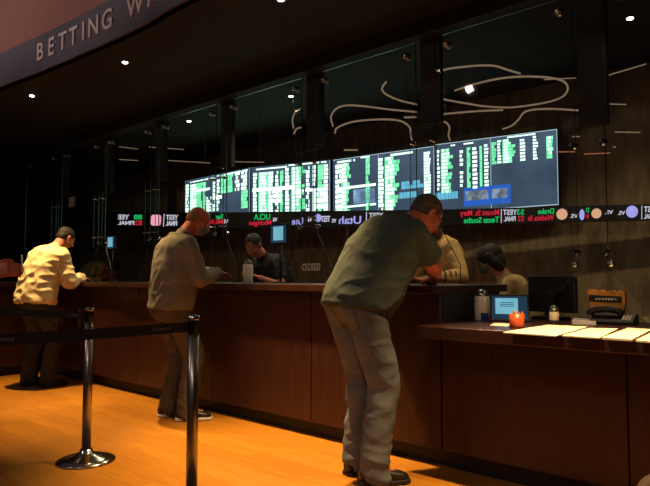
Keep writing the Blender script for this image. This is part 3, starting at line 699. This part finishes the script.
# wallet by the pullover man
c = at_y(207, 274, 3.42)
t = thing('black_pouch', 'small black pouch by the hands of the man in the oatmeal pullover', 'pouch', (c.x, 3.42, CT), R(20))
bm = NB(); box(bm, -.06, .06, -.04, .04, 0, .045); obj('pouch_body', bm, M['black'], t, bevel=.012)
bm = NB(); box(bm, -.062, .062, -.041, .041, .03, .036); obj('zip', bm, M['steel'], t)
c = at_y(66, 280, 3.4)
t = thing('betting_slip', 'white betting slip on the counter before the man in cream', 'papers', (c.x, 3.4, CT), R(12))
bm = NB(); box(bm, -.12, .12, -.08, .08, 0, .002); obj('sheet', bm, M['paper'], t)
bm = NB()
for k in range(6): box(bm, -.1, .08, -.06 + k * .02, -.056 + k * .02, .002, .0024)
obj('print', bm, M['print'], t)

# ------------------------------------------------------------------ people
class Vol:
    def __init__(s): s.bm = bmesh.new()
    def loft(s, rings, seg=20, p=1.0):
        """rings: (centre, xaxis, yaxis, rx, ry)"""
        rr = []
        for c, xa, ya, rx, ry in rings:
            rg = []
            for k in range(seg):
                a = 2 * math.pi * k / seg; ca, sa = math.cos(a), math.sin(a)
                rg.append(s.bm.verts.new(c + xa * (rx * math.copysign(abs(ca) ** p, ca)) + ya * (ry * math.copysign(abs(sa) ** p, sa))))
            rr.append(rg)
        for a, b in zip(rr, rr[1:]):
            for k in range(seg): s.bm.faces.new((a[k], a[(k+1) % seg], b[(k+1) % seg], b[k]))
        s.bm.faces.new(rr[0][::-1]); s.bm.faces.new(rr[-1])
    def cap(s, p0, p1, r0, r1, flat=1, fd=None, seg=16, round0=True, round1=True):
        p0, p1 = Vector(p0), Vector(p1); t = (p1 - p0).normalized()
        ya = (fd - t * fd.dot(t)).normalized() if fd is not None else t.orthogonal().normalized(); xa = ya.cross(t)
        rg = []
        if round0:
            for a in (80, 55, 30): rg.append((p0 - t * r0 * math.sin(R(a)), xa, ya, r0 * math.cos(R(a)), r0 * math.cos(R(a)) * flat))
        n = 5
        for k in range(n + 1):
            f = k / n; r = r0 + (r1 - r0) * f; rg.append((p0.lerp(p1, f), xa, ya, r, r * flat))
        if round1:
            for a in (30, 55, 80): rg.append((p1 + t * r1 * math.sin(R(a)), xa, ya, r1 * math.cos(R(a)), r1 * math.cos(R(a)) * flat))
        s.loft(rg, seg)
    def chain(s, pts, rs, flat=1, fd=None):
        for (a, b), (ra, rb) in zip(zip(pts, pts[1:]), zip(rs, rs[1:])): s.cap(a, b, ra, rb, flat, fd)
    def ell(s, c, r, rot=None, seg=20):
        rot = rot or Matrix.Identity(3); c = Vector(c); rg = []
        for k in range(1, 12):
            a = math.pi * k / 12 - math.pi / 2
            rg.append((c + rot @ Vector((0, 0, r[2] * math.sin(a))), rot @ Vector((1, 0, 0)), rot @ Vector((0, 1, 0)), r[0] * math.cos(a), r[1] * math.cos(a)))
        s.loft(rg, seg)
    def build(s, name, m, parent, voxel=.01, smooth=4, fold=None, cut=None):
        me = bpy.data.meshes.new(name); bmesh.ops.recalc_face_normals(s.bm, faces=s.bm.faces[:]); s.bm.to_mesh(me); s.bm.free()
        o = bpy.data.objects.new(name, me); COL.objects.link(o)
        r = o.modifiers.new('r', 'REMESH'); r.mode = 'VOXEL'; r.voxel_size = voxel
        q = o.modifiers.new('s', 'SMOOTH'); q.factor = .5; q.iterations = smooth
        dg = bpy.context.evaluated_depsgraph_get(); dg.update()
        me2 = bpy.data.meshes.new_from_object(o.evaluated_get(dg)); bpy.data.objects.remove(o); bpy.data.meshes.remove(me)
        me2.name = name
        if cut or fold:
            bm = bmesh.new(); bm.from_mesh(me2)
            if cut:
                bmesh.ops.delete(bm, geom=[v for v in bm.verts if cut(v.co)], context='VERTS')
            if fold:
                amp, fr = fold; bm.normal_update()
                mv = []
                for v in bm.verts:
                    q_ = Vector((v.co.x * fr[0], v.co.y * fr[1], v.co.z * fr[2]))
                    n1 = 1 - 2 * abs(noise.noise(q_)); n2 = noise.noise(q_ * 2.3 + Vector((5, 3, 1)))
                    n3 = 1 - 2 * abs(noise.noise(Vector((v.co.x * 5 + v.co.z * fr[2] * 1.3, v.co.y * 5, v.co.z * 7 - v.co.x * 6)))); mv.append((v, v.normal * amp * (n1 * .9 + .4 * n2 + .9 * max(0, n3) ** 2)))
                for v, d in mv: v.co += d
            bm.to_mesh(me2); bm.free()
        for p_ in me2.polygons: p_.use_smooth = True
        me2.materials.clear(); me2.materials.append(m)
        return link(name, me2, parent)
def ik(a, t, l1, l2, pole):
    a, t = Vector(a), Vector(t); d = t - a; L = d.length
    if L > (l1 + l2) * .998: t = a + d.normalized() * (l1 + l2) * .998; d = t - a; L = d.length
    x = (l1 * l1 - l2 * l2 + L * L) / (2 * L); h = math.sqrt(max(0, l1 * l1 - x * x)); u = d.normalized()
    pl = Vector(pole); pl = (pl - u * pl.dot(u)).normalized()
    return a + u * x + pl * h, t
def hand(v, w, d, n, side, curl=.5, s=1.0):
    """w wrist, d direction of palm, n palm normal, side +1 right / -1 left"""
    w = Vector(w); d = Vector(d).normalized(); n = Vector(n); n = (n - d * n.dot(d)).normalized(); x = d.cross(n) * side  # towards thumb
    v.loft([(w, x, n, .026*s, .019*s), (w + d*.02*s, x, n, .031*s, .017*s), (w + d*.05*s, x, n, .039*s, .015*s), (w + d*.085*s, x, n, .041*s, .013*s), (w + d*.095*s, x, n, .036*s, .010*s)], 16)
    for off, L, r in ((.030, .072, .0092), (.010, .082, .0096), (-.010, .076, .0092), (-.029, .060, .0082)):
        p = w + d * (.075*s) + x * off * s; ang = 0; q = d.copy(); pts = [p]
        for seg_, fr in enumerate((.45, .32, .23)):
            ang = curl * (.6 + seg_ * .55); q = d * math.cos(ang) + n * math.sin(ang); p = p + q * (L * fr * s + (.02*s if seg_ == 0 else 0)); pts.append(p)
        v.chain(pts, [r*s, r*.96*s, r*.88*s, r*.78*s])
    tp = w + d * .022*s + x * .026*s; t1 = tp + (x * .7 + d * .7 + n * .25).normalized() * .042*s; t2 = t1 + (d * .9 + x * .2 + n * (.3 + curl * .4)).normalized() * .034*s
    t3 = t2 + (d * .9 - x * .1 + n * (.3 + curl * .5)).normalized() * .022*s
    v.chain([tp, t1, t2, t3], [.0135*s, .0115*s, .0105*s, .0085*s])
def mk(xa, ya, za): return Matrix((xa, ya, za)).transposed()

def person(label, loc, yaw, pelvis=(0, 0, .95), lean=20, bend=35, neck=40, headpitch=-35, headyaw=0, hands=None, feet=None, H=1.0, build=1.0, belly=0.0,
           top='tee', topmat='tee', pants='jeans', skin='skin', hair='short', hairmat='hair_grey', shoemat='shoe', solemat='darksole', glasses=False, mask=False,
           fold=(.009, (8, 8, 5)), elbow_out=.6, twist=0, gripcurl=.7, hem=.06, group=None, hood=False, stripes=False, knees=None, sleeve=None):
    root = thing('person', label, 'person', loc, yaw, group)
    X = Vector((1, 0, 0)); P = Vector(pelvis)
    def dirv(a): return Vector((0, math.sin(R(a)), math.cos(R(a))))
    # spine
    s1 = P + dirv(lean) * .13 * H; s2 = s1 + dirv((lean + bend) / 2) * .15 * H; C = s2 + dirv(bend) * .14 * H; N0 = C + dirv(bend + 6) * .11 * H
    sk = [P - dirv(lean * .5) * .10 * H, P - dirv(lean) * .03 * H, P + dirv(lean) * .03 * H, s1, s2, C, C + dirv(bend) * .07 * H, N0]
    dr = [dirv(lean * .5), dirv(lean), dirv(lean), dirv(lean), dirv((lean + bend) / 2), dirv(bend), dirv(bend), dirv(bend + 6)]
    tw = Matrix.Rotation(R(twist), 3, 'Z')
    B = build
    rx = [.145, .172, .168, .155, .165, .185, .178, .085]; ry = [.10, .125, .122, .112, .122, .125, .10, .065]
    bl = [.0, .02, .05, .085, .07, .02, 0, 0]
    def torso(v, g, lo=0, hi=8, extra=None):
        rings = []
        for i in range(lo, hi):
            fwd_ = X.cross(dr[i]) * -1; k = (tw if i >= 4 else Matrix.Identity(3))
            rr = ry[i] * B + g + belly * bl[i] * .6
            e = extra[i] if extra else 0
            rings.append((sk[i] + fwd_ * belly * bl[i] * .6, k @ X, k @ fwd_, (rx[i] + (belly * bl[i] * .35)) * B + g + e, rr + e))
        v.loft(rings, 28, .86)
    Nk = N0 + dirv(neck) * .075 * H
    Hd = Nk + dirv(neck * .9) * .045 * H
    # head rotation
    hr = Matrix.Rotation(R(headyaw), 3, 'Z') @ Matrix.Rotation(R(headpitch), 3, 'X')
    HC = Hd + hr @ Vector((0, .025, .085)) * H
    def h(x, y, z): return HC + hr @ (Vector((x, y, z)) * H)
    def hs(*r): return tuple(q * H for q in r)
    xs_ = tw @ X; cf = tw @ (X.cross(dirv(bend)) * -1)
    SH = {s_: C + dirv(bend) * .045 * H + xs_ * s_ * .165 * B * H + cf * .01 for s_ in (-1, 1)}
    HP = {s_: P + X * s_ * .09 * H - dirv(lean) * .02 for s_ in (-1, 1)}
    feet = feet or {-1: (-.12, 0, 0), 1: (.12, 0, 0)}
    hands = hands or {-1: dict(p=(-.2, .35, .9)), 1: dict(p=(.2, .35, .9))}
    arm, leg = {}, {}
    for s_ in (-1, 1):
        hd = hands[s_]; pole = hd.get('pole', (s_ * elbow_out, -.6, -.5)); e, w_ = ik(SH[s_], hd['p'], .29 * H, .25 * H, pole); arm[s_] = (SH[s_], e, w_)
        fx, fy, fyaw = feet[s_][:3]; fz = feet[s_][3] if len(feet[s_]) > 3 else 0
        kn, an = ik(HP[s_], (fx, fy, .09 + fz), .44 * H, .43 * H, (knees or {}).get(s_, (s_ * .12, 1, 0))); leg[s_] = (HP[s_], kn, an, fyaw, fz)
    # body
    v = Vol(); torso(v, -.008)
    v.cap(N0 - dirv(neck) * .03, Hd + hr @ Vector((0, .0, .03)) * H, .066 * H, .058 * H)
    v.ell(h(0, -.012, .028), hs(.076, .096, .082), hr)          # cranium
    v.ell(h(0, .028, -.03), hs(.060, .066, .080), hr)           # face
    v.ell(h(0, .040, -.082), hs(.044, .046, .030), hr)          # jaw
    v.ell(h(0, .076, .022), hs(.050, .018, .012), hr)           # brow
    v.cap(h(0, .088, .012), h(0, .112, -.022), .009 * H, .015 * H)   # nose
    for s_ in (-1, 1):
        v.ell(h(s_ * .014, .098, -.026), hs(.009, .010, .008), hr)
        v.ell(h(s_ * .036, .070, -.022), hs(.022, .020, .018), hr)  # cheek
        er = hr @ Matrix.Rotation(R(18 * s_), 3, 'Z')
        v.ell(h(s_ * .080, -.008, -.008), hs(.009, .021, .033), er); v.ell(h(s_ * .076, .004, -.034), hs(.008, .010, .011), hr)
    v.ell(h(0, .090, -.052), hs(.024, .010, .006), hr); v.ell(h(0, .088, -.063), hs(.020, .010, .007), hr)
    for s_ in (-1, 1):
        a, e, w_ = arm[s_]
        v.chain([a, e], [.052 * B, .042 * B]); v.chain([e, e.lerp(w_, .3), w_], [.041 * B, .041 * B, .027])
        hd = hands[s_]; d = hd.get('d'); d = Vector(d) if d else (w_ - e).normalized()
        hand(v, w_, d, Vector(hd.get('n', (-s_ * .3, .2, -1))), s_, hd.get('curl', gripcurl), .98)
        hp, kn, an, fy, fz = leg[s_]
        v.chain([hp, kn], [.082 * B, .055 * B]); v.chain([kn, kn.lerp(an, .35), an], [.052, .053, .036])
        fd = Matrix.Rotation(R(fy), 3, 'Z') @ Vector((0, 1, 0)); v.chain([an, an + fd * .12 - Vector((0, 0, .045))], [.036, .028])
    v.build('body', M[skin], root, .0065, 3)
    # eyes
    for s_ in (-1, 1):
        v = Vol(); v.ell(h(s_ * .031, .077, .006), hs(.012, .012, .0095), hr, 12)
        o = v.build('eye', M['eye'], root, .003, 1)
        q = Vol(); q.ell(h(s_ * .031, .0885, .006), hs(.005, .0025, .005), hr, 10); q.build('iris', M['black'], o, .0015, 1)
    # top
    v = Vol(); g = .020
    ex = [.014, .012, .010, .01, .008, .004, 0, -.006]
    torso(v, g, 1 if hem < .1 else 0, 8, ex)
    hemc = P - dirv(lean * .5) * hem; fwd0 = X.cross(dr[0]) * -1
    v.loft([(hemc + fwd0 * belly * .015, X, fwd0, rx[1] * B + g + .012, ry[1] * B + g + .016 + belly * .012), (sk[1].lerp(hemc, .5) + fwd0 * belly * .015, X, fwd0, rx[1] * B + g + .012, ry[1] * B + g + .014 + belly * .014), (sk[2] + fwd0 * belly * .02, X, fwd0, rx[2] * B + g + .010, ry[2] * B + g + .01 + belly * .02)], 28, .86)
    v.cap(N0 - dirv(bend) * .04, N0 + dirv(neck) * .018, .085 * B, .070 * B)
    for s_ in (-1, 1):
        a, e, w_ = arm[s_]
        v.ell(a - xs_ * s_ * .015, (.068 * B + .006, .070 * B, .068 * B))
        if top == 'tee': v.cap(a, a.lerp(e, sleeve or .8), .070 * B + .004, .066 * B + .004, round1=False)
        else:
            rs = .062 * B if top != 'slim' else .052 * B
            v.chain([a, e], [rs + .008, rs]); v.chain([e, e.lerp(w_, .5), e.lerp(w_, .94)], [rs, rs * .9, rs * .74])
    o = v.build({'tee': 'tee_shirt', 'jacket': 'jacket', 'pullover': 'pullover'}.get(top, 'shirt'), M[topmat], root, .011, 5, fold)
    if hood:
        v = Vol(); bk = -cf; v.chain([N0 + xs_ * .085 + cf * .02, N0 + xs_ * .06 + bk * .05, N0 + bk * .085 - dirv(bend) * .01, N0 - xs_ * .06 + bk * .05, N0 - xs_ * .085 + cf * .02], [.026, .034, .04, .034, .026]); v.build('hood', M[topmat], o, .01, 4)
    if stripes:
        for s_ in (-1, 1):
            a, e, w_ = arm[s_]
            for f in (.25, .42, .6): v = Vol(); v.cap(e.lerp(w_, f), e.lerp(w_, f + .07), .062 * B, .060 * B, round0=False, round1=False); v.build('sleeve_stripe', M['stripe'], o, .008, 2)
    # trousers
    v = Vol(); fw = X.cross(dr[1]) * -1
    v.loft([(P + dirv(lean) * .07, X, fw, .158 * B + .012, .115 * B + .012 + belly * .02), (P, X, fw, .168 * B + .014, .125 * B + .016), (P - dirv(lean * .5) * .09, X, fw, .165 * B + .014, .122 * B + .018), (P - Vector((0, 0, .15)), X, fw, .13 * B, .095 * B)], 28, .86)
    bf = X.cross(dr[1])
    for s_ in (-1, 1):
        hp, kn, an, fy, fz = leg[s_]
        v.ell(P + X * s_ * .075 + bf * .055 - Vector((0, 0, .05)), (.085 * B, .08 * B, .095))
        v.chain([hp - Vector((0, 0, .02)), kn], [.102 * B, .080 * B]); v.chain([kn, kn.lerp(an, .35), kn.lerp(an, .85)], [.080 * B, .076 * B, .072 * B])
        v.cap(kn.lerp(an, .8), an - Vector((0, 0, .03)), .073 * B, .076 * B, round0=False, round1=False)
        fd = Matrix.Rotation(R(fy), 3, 'Z') @ Vector((0, 1, 0)); v.cap(an + fd * .01 - Vector((0, 0, .03)), an + fd * .03 - Vector((0, 0, .048)), .072 * B, .066 * B)
    tr = v.build('trousers', M[pants], root, .011, 5, (.0075, (6, 6, 7)))
    if pants == 'jeans':
        for s_ in (-1, 1):
            bm = NB(); G = {}
            q_ = tr.data; bvh = BVHTree.FromPolygons([v_.co for v_ in q_.vertices], [p_.vertices[:] for p_ in q_.polygons])
            for a_ in range(7):
                for b_ in range(7):
                    o2 = P + X * (s_ * .088 + (a_ - 3) * .019) + bf * .5 + Vector((0, 0, -.065 - b_ * .02 - (.02 * (1 - abs(a_ - 3) / 3) if b_ == 6 else 0)))
                    hit = bvh.ray_cast(o2, -bf)
                    if hit[0] is not None: G[a_, b_] = (bm.verts.new(hit[0] + bf * .001), bm.verts.new(hit[0] + bf * .007))
            if len(G) == 49:
                for a_ in range(6):
                    for b_ in range(6):
                        for L_ in (0, 1): bm.faces.new([G[k_][L_] for k_ in ((a_, b_), (a_+1, b_), (a_+1, b_+1), (a_, b_+1))])
                rim = [(k_, 0) for k_ in range(6)] + [(6, k_) for k_ in range(6)] + [(k_, 6) for k_ in range(6, 0, -1)] + [(0, k_) for k_ in range(6, 0, -1)]
                for u_, w2 in zip(rim, rim[1:] + rim[:1]): bm.faces.new((G[u_][0], G[w2][0], G[w2][1], G[u_][1]))
                obj('back_pocket', bm, M[pants], tr, True)
            else: bm.free()
    # shoes
    for s_ in (-1, 1):
        hp, kn, an, fy, fz = leg[s_]; Rm = Matrix.Rotation(R(fy), 3, 'Z'); fd = Rm @ Vector((0, 1, 0)); xd = Rm @ X; g0 = Vector((an.x, an.y, fz)); Z = Vector((0, 0, 1))
        v = Vol(); prof = [(-.085, .026, .024, .045), (-.07, .036, .042, .05), (-.02, .041, .05, .052), (.05, .043, .042, .045), (.11, .049, .032, .036), (.16, .046, .026, .031), (.19, .033, .018, .025), (.2, .015, .010, .02)]
        v.loft([(g0 + fd * a + Z * (zc + .006), xd, Z, w_, hh) for a, w_, hh, zc in prof], 20, .8)
        v.cap(g0 - fd * .01 + Z * .06, g0 - fd * .01 + Z * .115, .05, .047)
        sh = v.build('shoe', M[shoemat], root, .007, 3, cut=lambda co, z0=fz: False)
        bm = NB(); rings = []
        for a, w_, hh, zc in prof:
            rings.append([bm.verts.new(g0 + fd * a * 1.03 + xd * sx * (w_ + .006) + Z * zz) for sx, zz in ((-1, .002), (1, .002), (1, .026), (-1, .026))])
        for a, b in zip(rings, rings[1:]):
            for k in range(4): bm.faces.new((a[k], a[(k+1) % 4], b[(k+1) % 4], b[k]))
        bm.faces.new(rings[0][::-1]); bm.faces.new(rings[-1]); obj('sole', bm, M[solemat], sh, bevel=.006)
        bm = NB()
        for k in range(4): tube(bm, [g0 + fd * (.06 + .022 * k) + xd * x + Z * (zz - .004 * k) for x, zz in ((-.022, .078), (0, .086), (.022, .078))], .0028, 6)
        obj('laces', bm, M[solemat], sh, True)
    # hair
    v = Vol()
    if hair == 'short':
        v.ell(h(0, -.020, .034), hs(.080, .094, .083), hr); v.ell(h(0, -.055, -.005), hs(.066, .052, .06), hr)
    elif hair == 'balding':
        v.ell(h(0, -.032, .006), hs(.0795, .082, .052), hr); v.ell(h(0, -.055, -.01), hs(.066, .05, .055), hr)
    elif hair == 'long':
        v.ell(h(0, -.022, .040), hs(.102, .115, .098), hr); v.ell(h(0, -.06, -.03), hs(.098, .07, .09), hr)
        for s_ in (-1, 1): v.chain([h(s_ * .075, 0, .03), h(s_ * .082, -.02, -.04), h(s_ * .070, -.05, -.09)], [.04, .042, .035])
    elif hair == 'cap':
        v.ell(h(0, -.016, .040), hs(.083, .101, .080), hr); v.ell(h(0, .085, .04), hs(.06, .05, .008), hr)
    if hair != 'none': v.build('hair' if hair != 'cap' else 'cap', M[hairmat], root, .006, 3, (.0025, (60, 60, 20)))
    else: v.bm.free()
    if glasses:
        bm = NB()
        for s_ in (-1, 1):
            tube(bm, [h(s_ * .033 + .022 * math.cos(a), .104, .006 + .017 * math.sin(a)) for a in (2 * math.pi * k / 14 for k in range(15))], .0018, 6)
            tube(bm, [h(s_ * .055, .103, .01), h(s_ * .078, .06, .01), h(s_ * .084, -.01, .006)], .0018, 6)
        tube(bm, [h(-.011, .106, .008), h(.011, .106, .008)], .0018, 6)
        gl = obj('glasses', bm, M['blackmetal'], root, True)
        for s_ in (-1, 1):
            v = Vol(); v.ell(h(s_ * .033, .1045, .006), hs(.021, .002, .016), hr, 14); v.build('lens', M['lens'], gl, .0015, 1)
    if mask:
        v = Vol(); v.ell(h(0, .062, -.050), hs(.062, .060, .050), hr)
        mk_ = v.build('face_mask', M['mask'], root, .006, 3)
        bm = NB()
        for s_ in (-1, 1): tube(bm, [h(s_ * .058, .06, -.03), h(s_ * .076, .02, -.01), h(s_ * .086, -.02, .0)], .002, 6)
        obj('ear_loop', bm, M['white'], mk_, True)
    return root, dict(hand=arm)

def spot(px, Y):
    o = (px - CX) / F; z = Y / (math.sin(A) + o * math.cos(A)); return Vector((z * (-math.cos(A) + o * math.sin(A)), Y, 0))
# man in the green-grey tee at centre
person('heavy man in green-grey tee shirt and faded jeans leaning on the counter at centre', (-2.24, 2.76, 0), R(-14), pelvis=(-.03, -.03, 1.0), lean=24, bend=44, neck=74, headpitch=-44, headyaw=-10, H=1.05, build=1.08, belly=.8,
       hands={1: dict(p=(-.10, .64, CT + .035), pole=(1, .2, -1), d=(-1, .7, 0), n=(0, 0, -1), curl=.4), -1: dict(p=(-.32, .66, CT + .035), pole=(-.6, -.2, -1), d=(.4, 1, 0), n=(0, 0, -1), curl=.4)},
       feet={1: (.09, .0, -22), -1: (-.12, .04, 5)}, top='tee', topmat='tee', pants='jeans', skin='skin_red', hair='short', hairmat='hair_grey', glasses=True, mask=False, sleeve=.66, hem=.05)
# man in the oatmeal pullover
person('man in oatmeal pullover and khaki trousers standing at the counter left of centre', (-4.33, 2.90, 0), R(-12), pelvis=(-.01, -.04, .94), lean=3, bend=14, neck=38, headpitch=-36, headyaw=-12, H=1.0, build=1.02, belly=.5,
       hands={1: dict(p=(.08, .34, CT + .09), pole=(.5, -.5, -.8), d=(-.3, 1, -.1), n=(0, 0, -1), curl=.5), -1: dict(p=(-.12, .36, CT + .09), pole=(-.6, -.5, -.8), d=(.3, 1, -.1), n=(0, 0, -1), curl=.5)},
       feet={1: (.12, .06, -25), -1: (-.10, .0, -10)}, top='pullover', topmat='pullover', pants='khaki', skin='skin_red', hair='balding', hairmat='hair_sandy', solemat='sole', hood=True, mask=True, hem=.06, fold=(.009, (8, 8, 3)))
# man in the cream jacket
person('man in cream jacket and dark trousers leaning on the counter at far left', (-6.64, 2.76, 0), R(14), pelvis=(.02, -.04, .94), lean=10, bend=30, neck=42, headpitch=-35, headyaw=-8, H=1.0, build=1.04, belly=.3,
       hands={1: dict(p=(.16, .42, CT + .04), pole=(.5, -.5, -1), d=(-.3, 1, 0), n=(0, 0, -1), curl=.4), -1: dict(p=(-.12, .46, CT + .04), pole=(-.5, -.3, -1), d=(.3, 1, 0), n=(0, 0, -1), curl=.4)},
       feet={1: (.12, .06, -10), -1: (-.11, .0, 5)}, top='jacket', topmat='jacket', pants='darkpants', skin='skin', hair='short', hairmat='hair_dark', hem=.07, fold=(.014, (9, 9, 6)))
# person outside the left edge reaching in with a hand
pw = at_plane(21, 286, EYE + FLAT * 3.0, FLAT); body_at = pw - RIGHT * .62 - FLAT * .02
yaw_ = math.atan2(RIGHT.y, RIGHT.x) - R(90); inv_ = Matrix.Rotation(-yaw_, 3, 'Z')
lp_ = inv_ @ (pw - RIGHT * .02 - Vector((body_at.x, body_at.y, 0)))
person('person at the left edge, only a reddish hand holding a pen in view', (body_at.x, body_at.y, 0), yaw_, pelvis=(0, -.05, .93), lean=4, bend=12, neck=25, headpitch=-15, H=1.0, build=1.0,
       hands={1: dict(p=tuple(lp_), pole=(.4, -.3, -1), d=(0, 1, .28), n=(-1, .1, -.3), curl=1.1), -1: dict(p=(-.25, .05, .86), curl=.4)}, top='tee', topmat='blacktop', pants='darkpants', skin='skin_red', hair='short', hairmat='hair_dark', sleeve=.7)
ph = at_plane(22.0, 262, EYE + FLAT * 2.99, FLAT)
t = thing('pen', 'thin white pen held upright in the hand at the left edge', 'pen', ph)
bm = NB(); tube(bm, [(0.004, 0, -.05), (0.002, 0, .0), (-.004, 0, .035)], .004, 10); obj('barrel', bm, M['white'], t, True)
bm = NB(); tube(bm, [(0.004, 0, -.05), (0.005, 0, -.062)], .003, 8, [.0038, .0006]); obj('tip', bm, M['black'], t, True)
# tellers behind the glass, and two customers' reflections built as figures
c = spot(452, 4.62)  # customer's mirror image, modelled as a solid figure
person('teller in pale yellow fleece with striped sleeves behind the man in green', (c.x, c.y, 0), R(165), pelvis=(0, 0, .95), lean=8, bend=22, neck=35, headpitch=-25, H=1.0, build=.82,
       hands={1: dict(p=(.18, .42, CT + .05), curl=.5), -1: dict(p=(-.2, .40, CT + .05), curl=.5)}, top='jacket', topmat='yellow', pants='darkpants', skin='skin_dark', hair='short', hairmat='hair_dark', glasses=True, stripes=True)
c = spot(284, 4.62)
person('dark-haired teller in black shirt behind the glass beside the small pole screen', (c.x, c.y, 0), R(175), pelvis=(0, 0, .90), lean=20, bend=38, neck=45, headpitch=-40, headyaw=20, H=.98, build=.95,
       hands={1: dict(p=(.10, .42, CT + .05), curl=.5), -1: dict(p=(-.16, .44, CT + .05), curl=.5)}, top='tee', topmat='blacktop', pants='darkpants', skin='skin', hair='short', hairmat='hair_dark', sleeve=.7)
c = spot(84, 4.66)  # reflection of the cream jacket man, modelled as a separate figure
person('teller in olive tan jacket bending low behind the glass at left', (c.x, c.y, 0), R(-75), pelvis=(0, 0, 1.0), lean=35, bend=66, neck=100, headpitch=-80, H=1.0, build=1.0,
       hands={1: dict(p=(.16, .52, 1.12), curl=.5), -1: dict(p=(-.18, .50, 1.12), curl=.5)}, top='jacket', topmat='tan', pants='darkpants', skin='skin_red', hair='short', hairmat='hair_dark')
# seated woman with a chair
c = spot(517, 4.72)
ch = thing('office_chair', 'black teller chair the dark-haired seated woman sits on', 'chair', (c.x, c.y, 0), R(120))
bm = NB(); box(bm, -.23, .23, -.2, .24, .55, .62); obj('seat', bm, M['black'], ch, bevel=.02)
bm = NB(); box(bm, -.2, .2, -.27, -.22, .70, 1.0); obj('backrest', bm, M['black'], ch, bevel=.02)
bm = NB(); tube(bm, [(0, -.15, .55), (0, -.28, .56), (0, -.285, .75)], .018); obj('back_arm', bm, M['blackmetal'], ch, True)
bm = NB(); lathe(bm, [(.03, .07), (.03, .55)], 16); obj('pole', bm, M['chrome'], ch, True)
for k in range(5):
    a = k * 2 * math.pi / 5; bm = NB(); tube(bm, [(0, 0, .09), (.3 * math.cos(a), .3 * math.sin(a), .06)], .018); l = obj('leg', bm, M['blackmetal'], ch, True)
    bm = NB(); lathe(bm, [(.02, 0), (.028, .01), (.028, .04), (.02, .05)], 14, (.29 * math.cos(a), .29 * math.sin(a), .001)); obj('caster', bm, M['black'], l, True)
person('seated teller with bushy black hair and glasses behind the tablet', (c.x, c.y, 0), R(120), pelvis=(0, -.05, .66), lean=6, bend=22, neck=40, headpitch=-25, headyaw=5, H=.93, build=.88,
       hands={1: dict(p=(.14, .42, .93), curl=.5), -1: dict(p=(-.14, .42, .93), curl=.5)}, feet={1: (.12, .30, 0, .06), -1: (-.12, .30, 0, .06)}, top='tee', topmat='tan', pants='darkpants', skin='skin', hair='long', hairmat='hair_dark', glasses=True, mask=True, sleeve=.75)
# wooden chair whose rounded back corner peeks in at the bottom right
cp = EYE + FLAT * .98 + RIGHT * (.98 * 309 / F + .20)
t = thing('wooden_chair', 'tan wooden chair, only the rounded corner of its back showing at bottom right', 'chair', (cp.x, cp.y, 0), math.atan2(RIGHT.y, RIGHT.x))
hb = EYE.z - .98 * 194 / F
def rrect(x0, x1, z0, z1, r):
    out = []
    for cx_, cz_, a0 in ((x1 - r, z1 - r, 0), (x0 + r, z1 - r, 90), (x0 + r, z0 + r, 180), (x1 - r, z0 + r, 270)):
        out += [(cx_ + r * math.cos(R(a0 + k * 15)), cz_ + r * math.sin(R(a0 + k * 15))) for k in range(7)]
    return out
M['chairwood'] = mat('tan_beech', 'f0c080', rough=.4, var=.15, scale=6, stretch=(1, 1, 8))
bm = NB(); prism(bm, rrect(-.2, .2, hb - .26, hb, .035), Matrix.Identity(4), .022); obj('backrest', bm, M['chairwood'], t, bevel=.006)
bm = NB(); box(bm, -.2, .2, -.40, .0, .43, .46); obj('seat', bm, M['chairwood'], t, bevel=.012)
for sx in (-1, 1):
    bm = NB(); tube(bm, [(sx * .17, .012, 0), (sx * .17, -.012, .44), (sx * .17, .004, hb - .1)], .015, 10); obj('leg', bm, M['chairwood'], t, True)
    bm = NB(); tube(bm, [(sx * .17, -.38, 0), (sx * .17, -.36, .44)], .015, 10); obj('leg', bm, M['chairwood'], t, True)
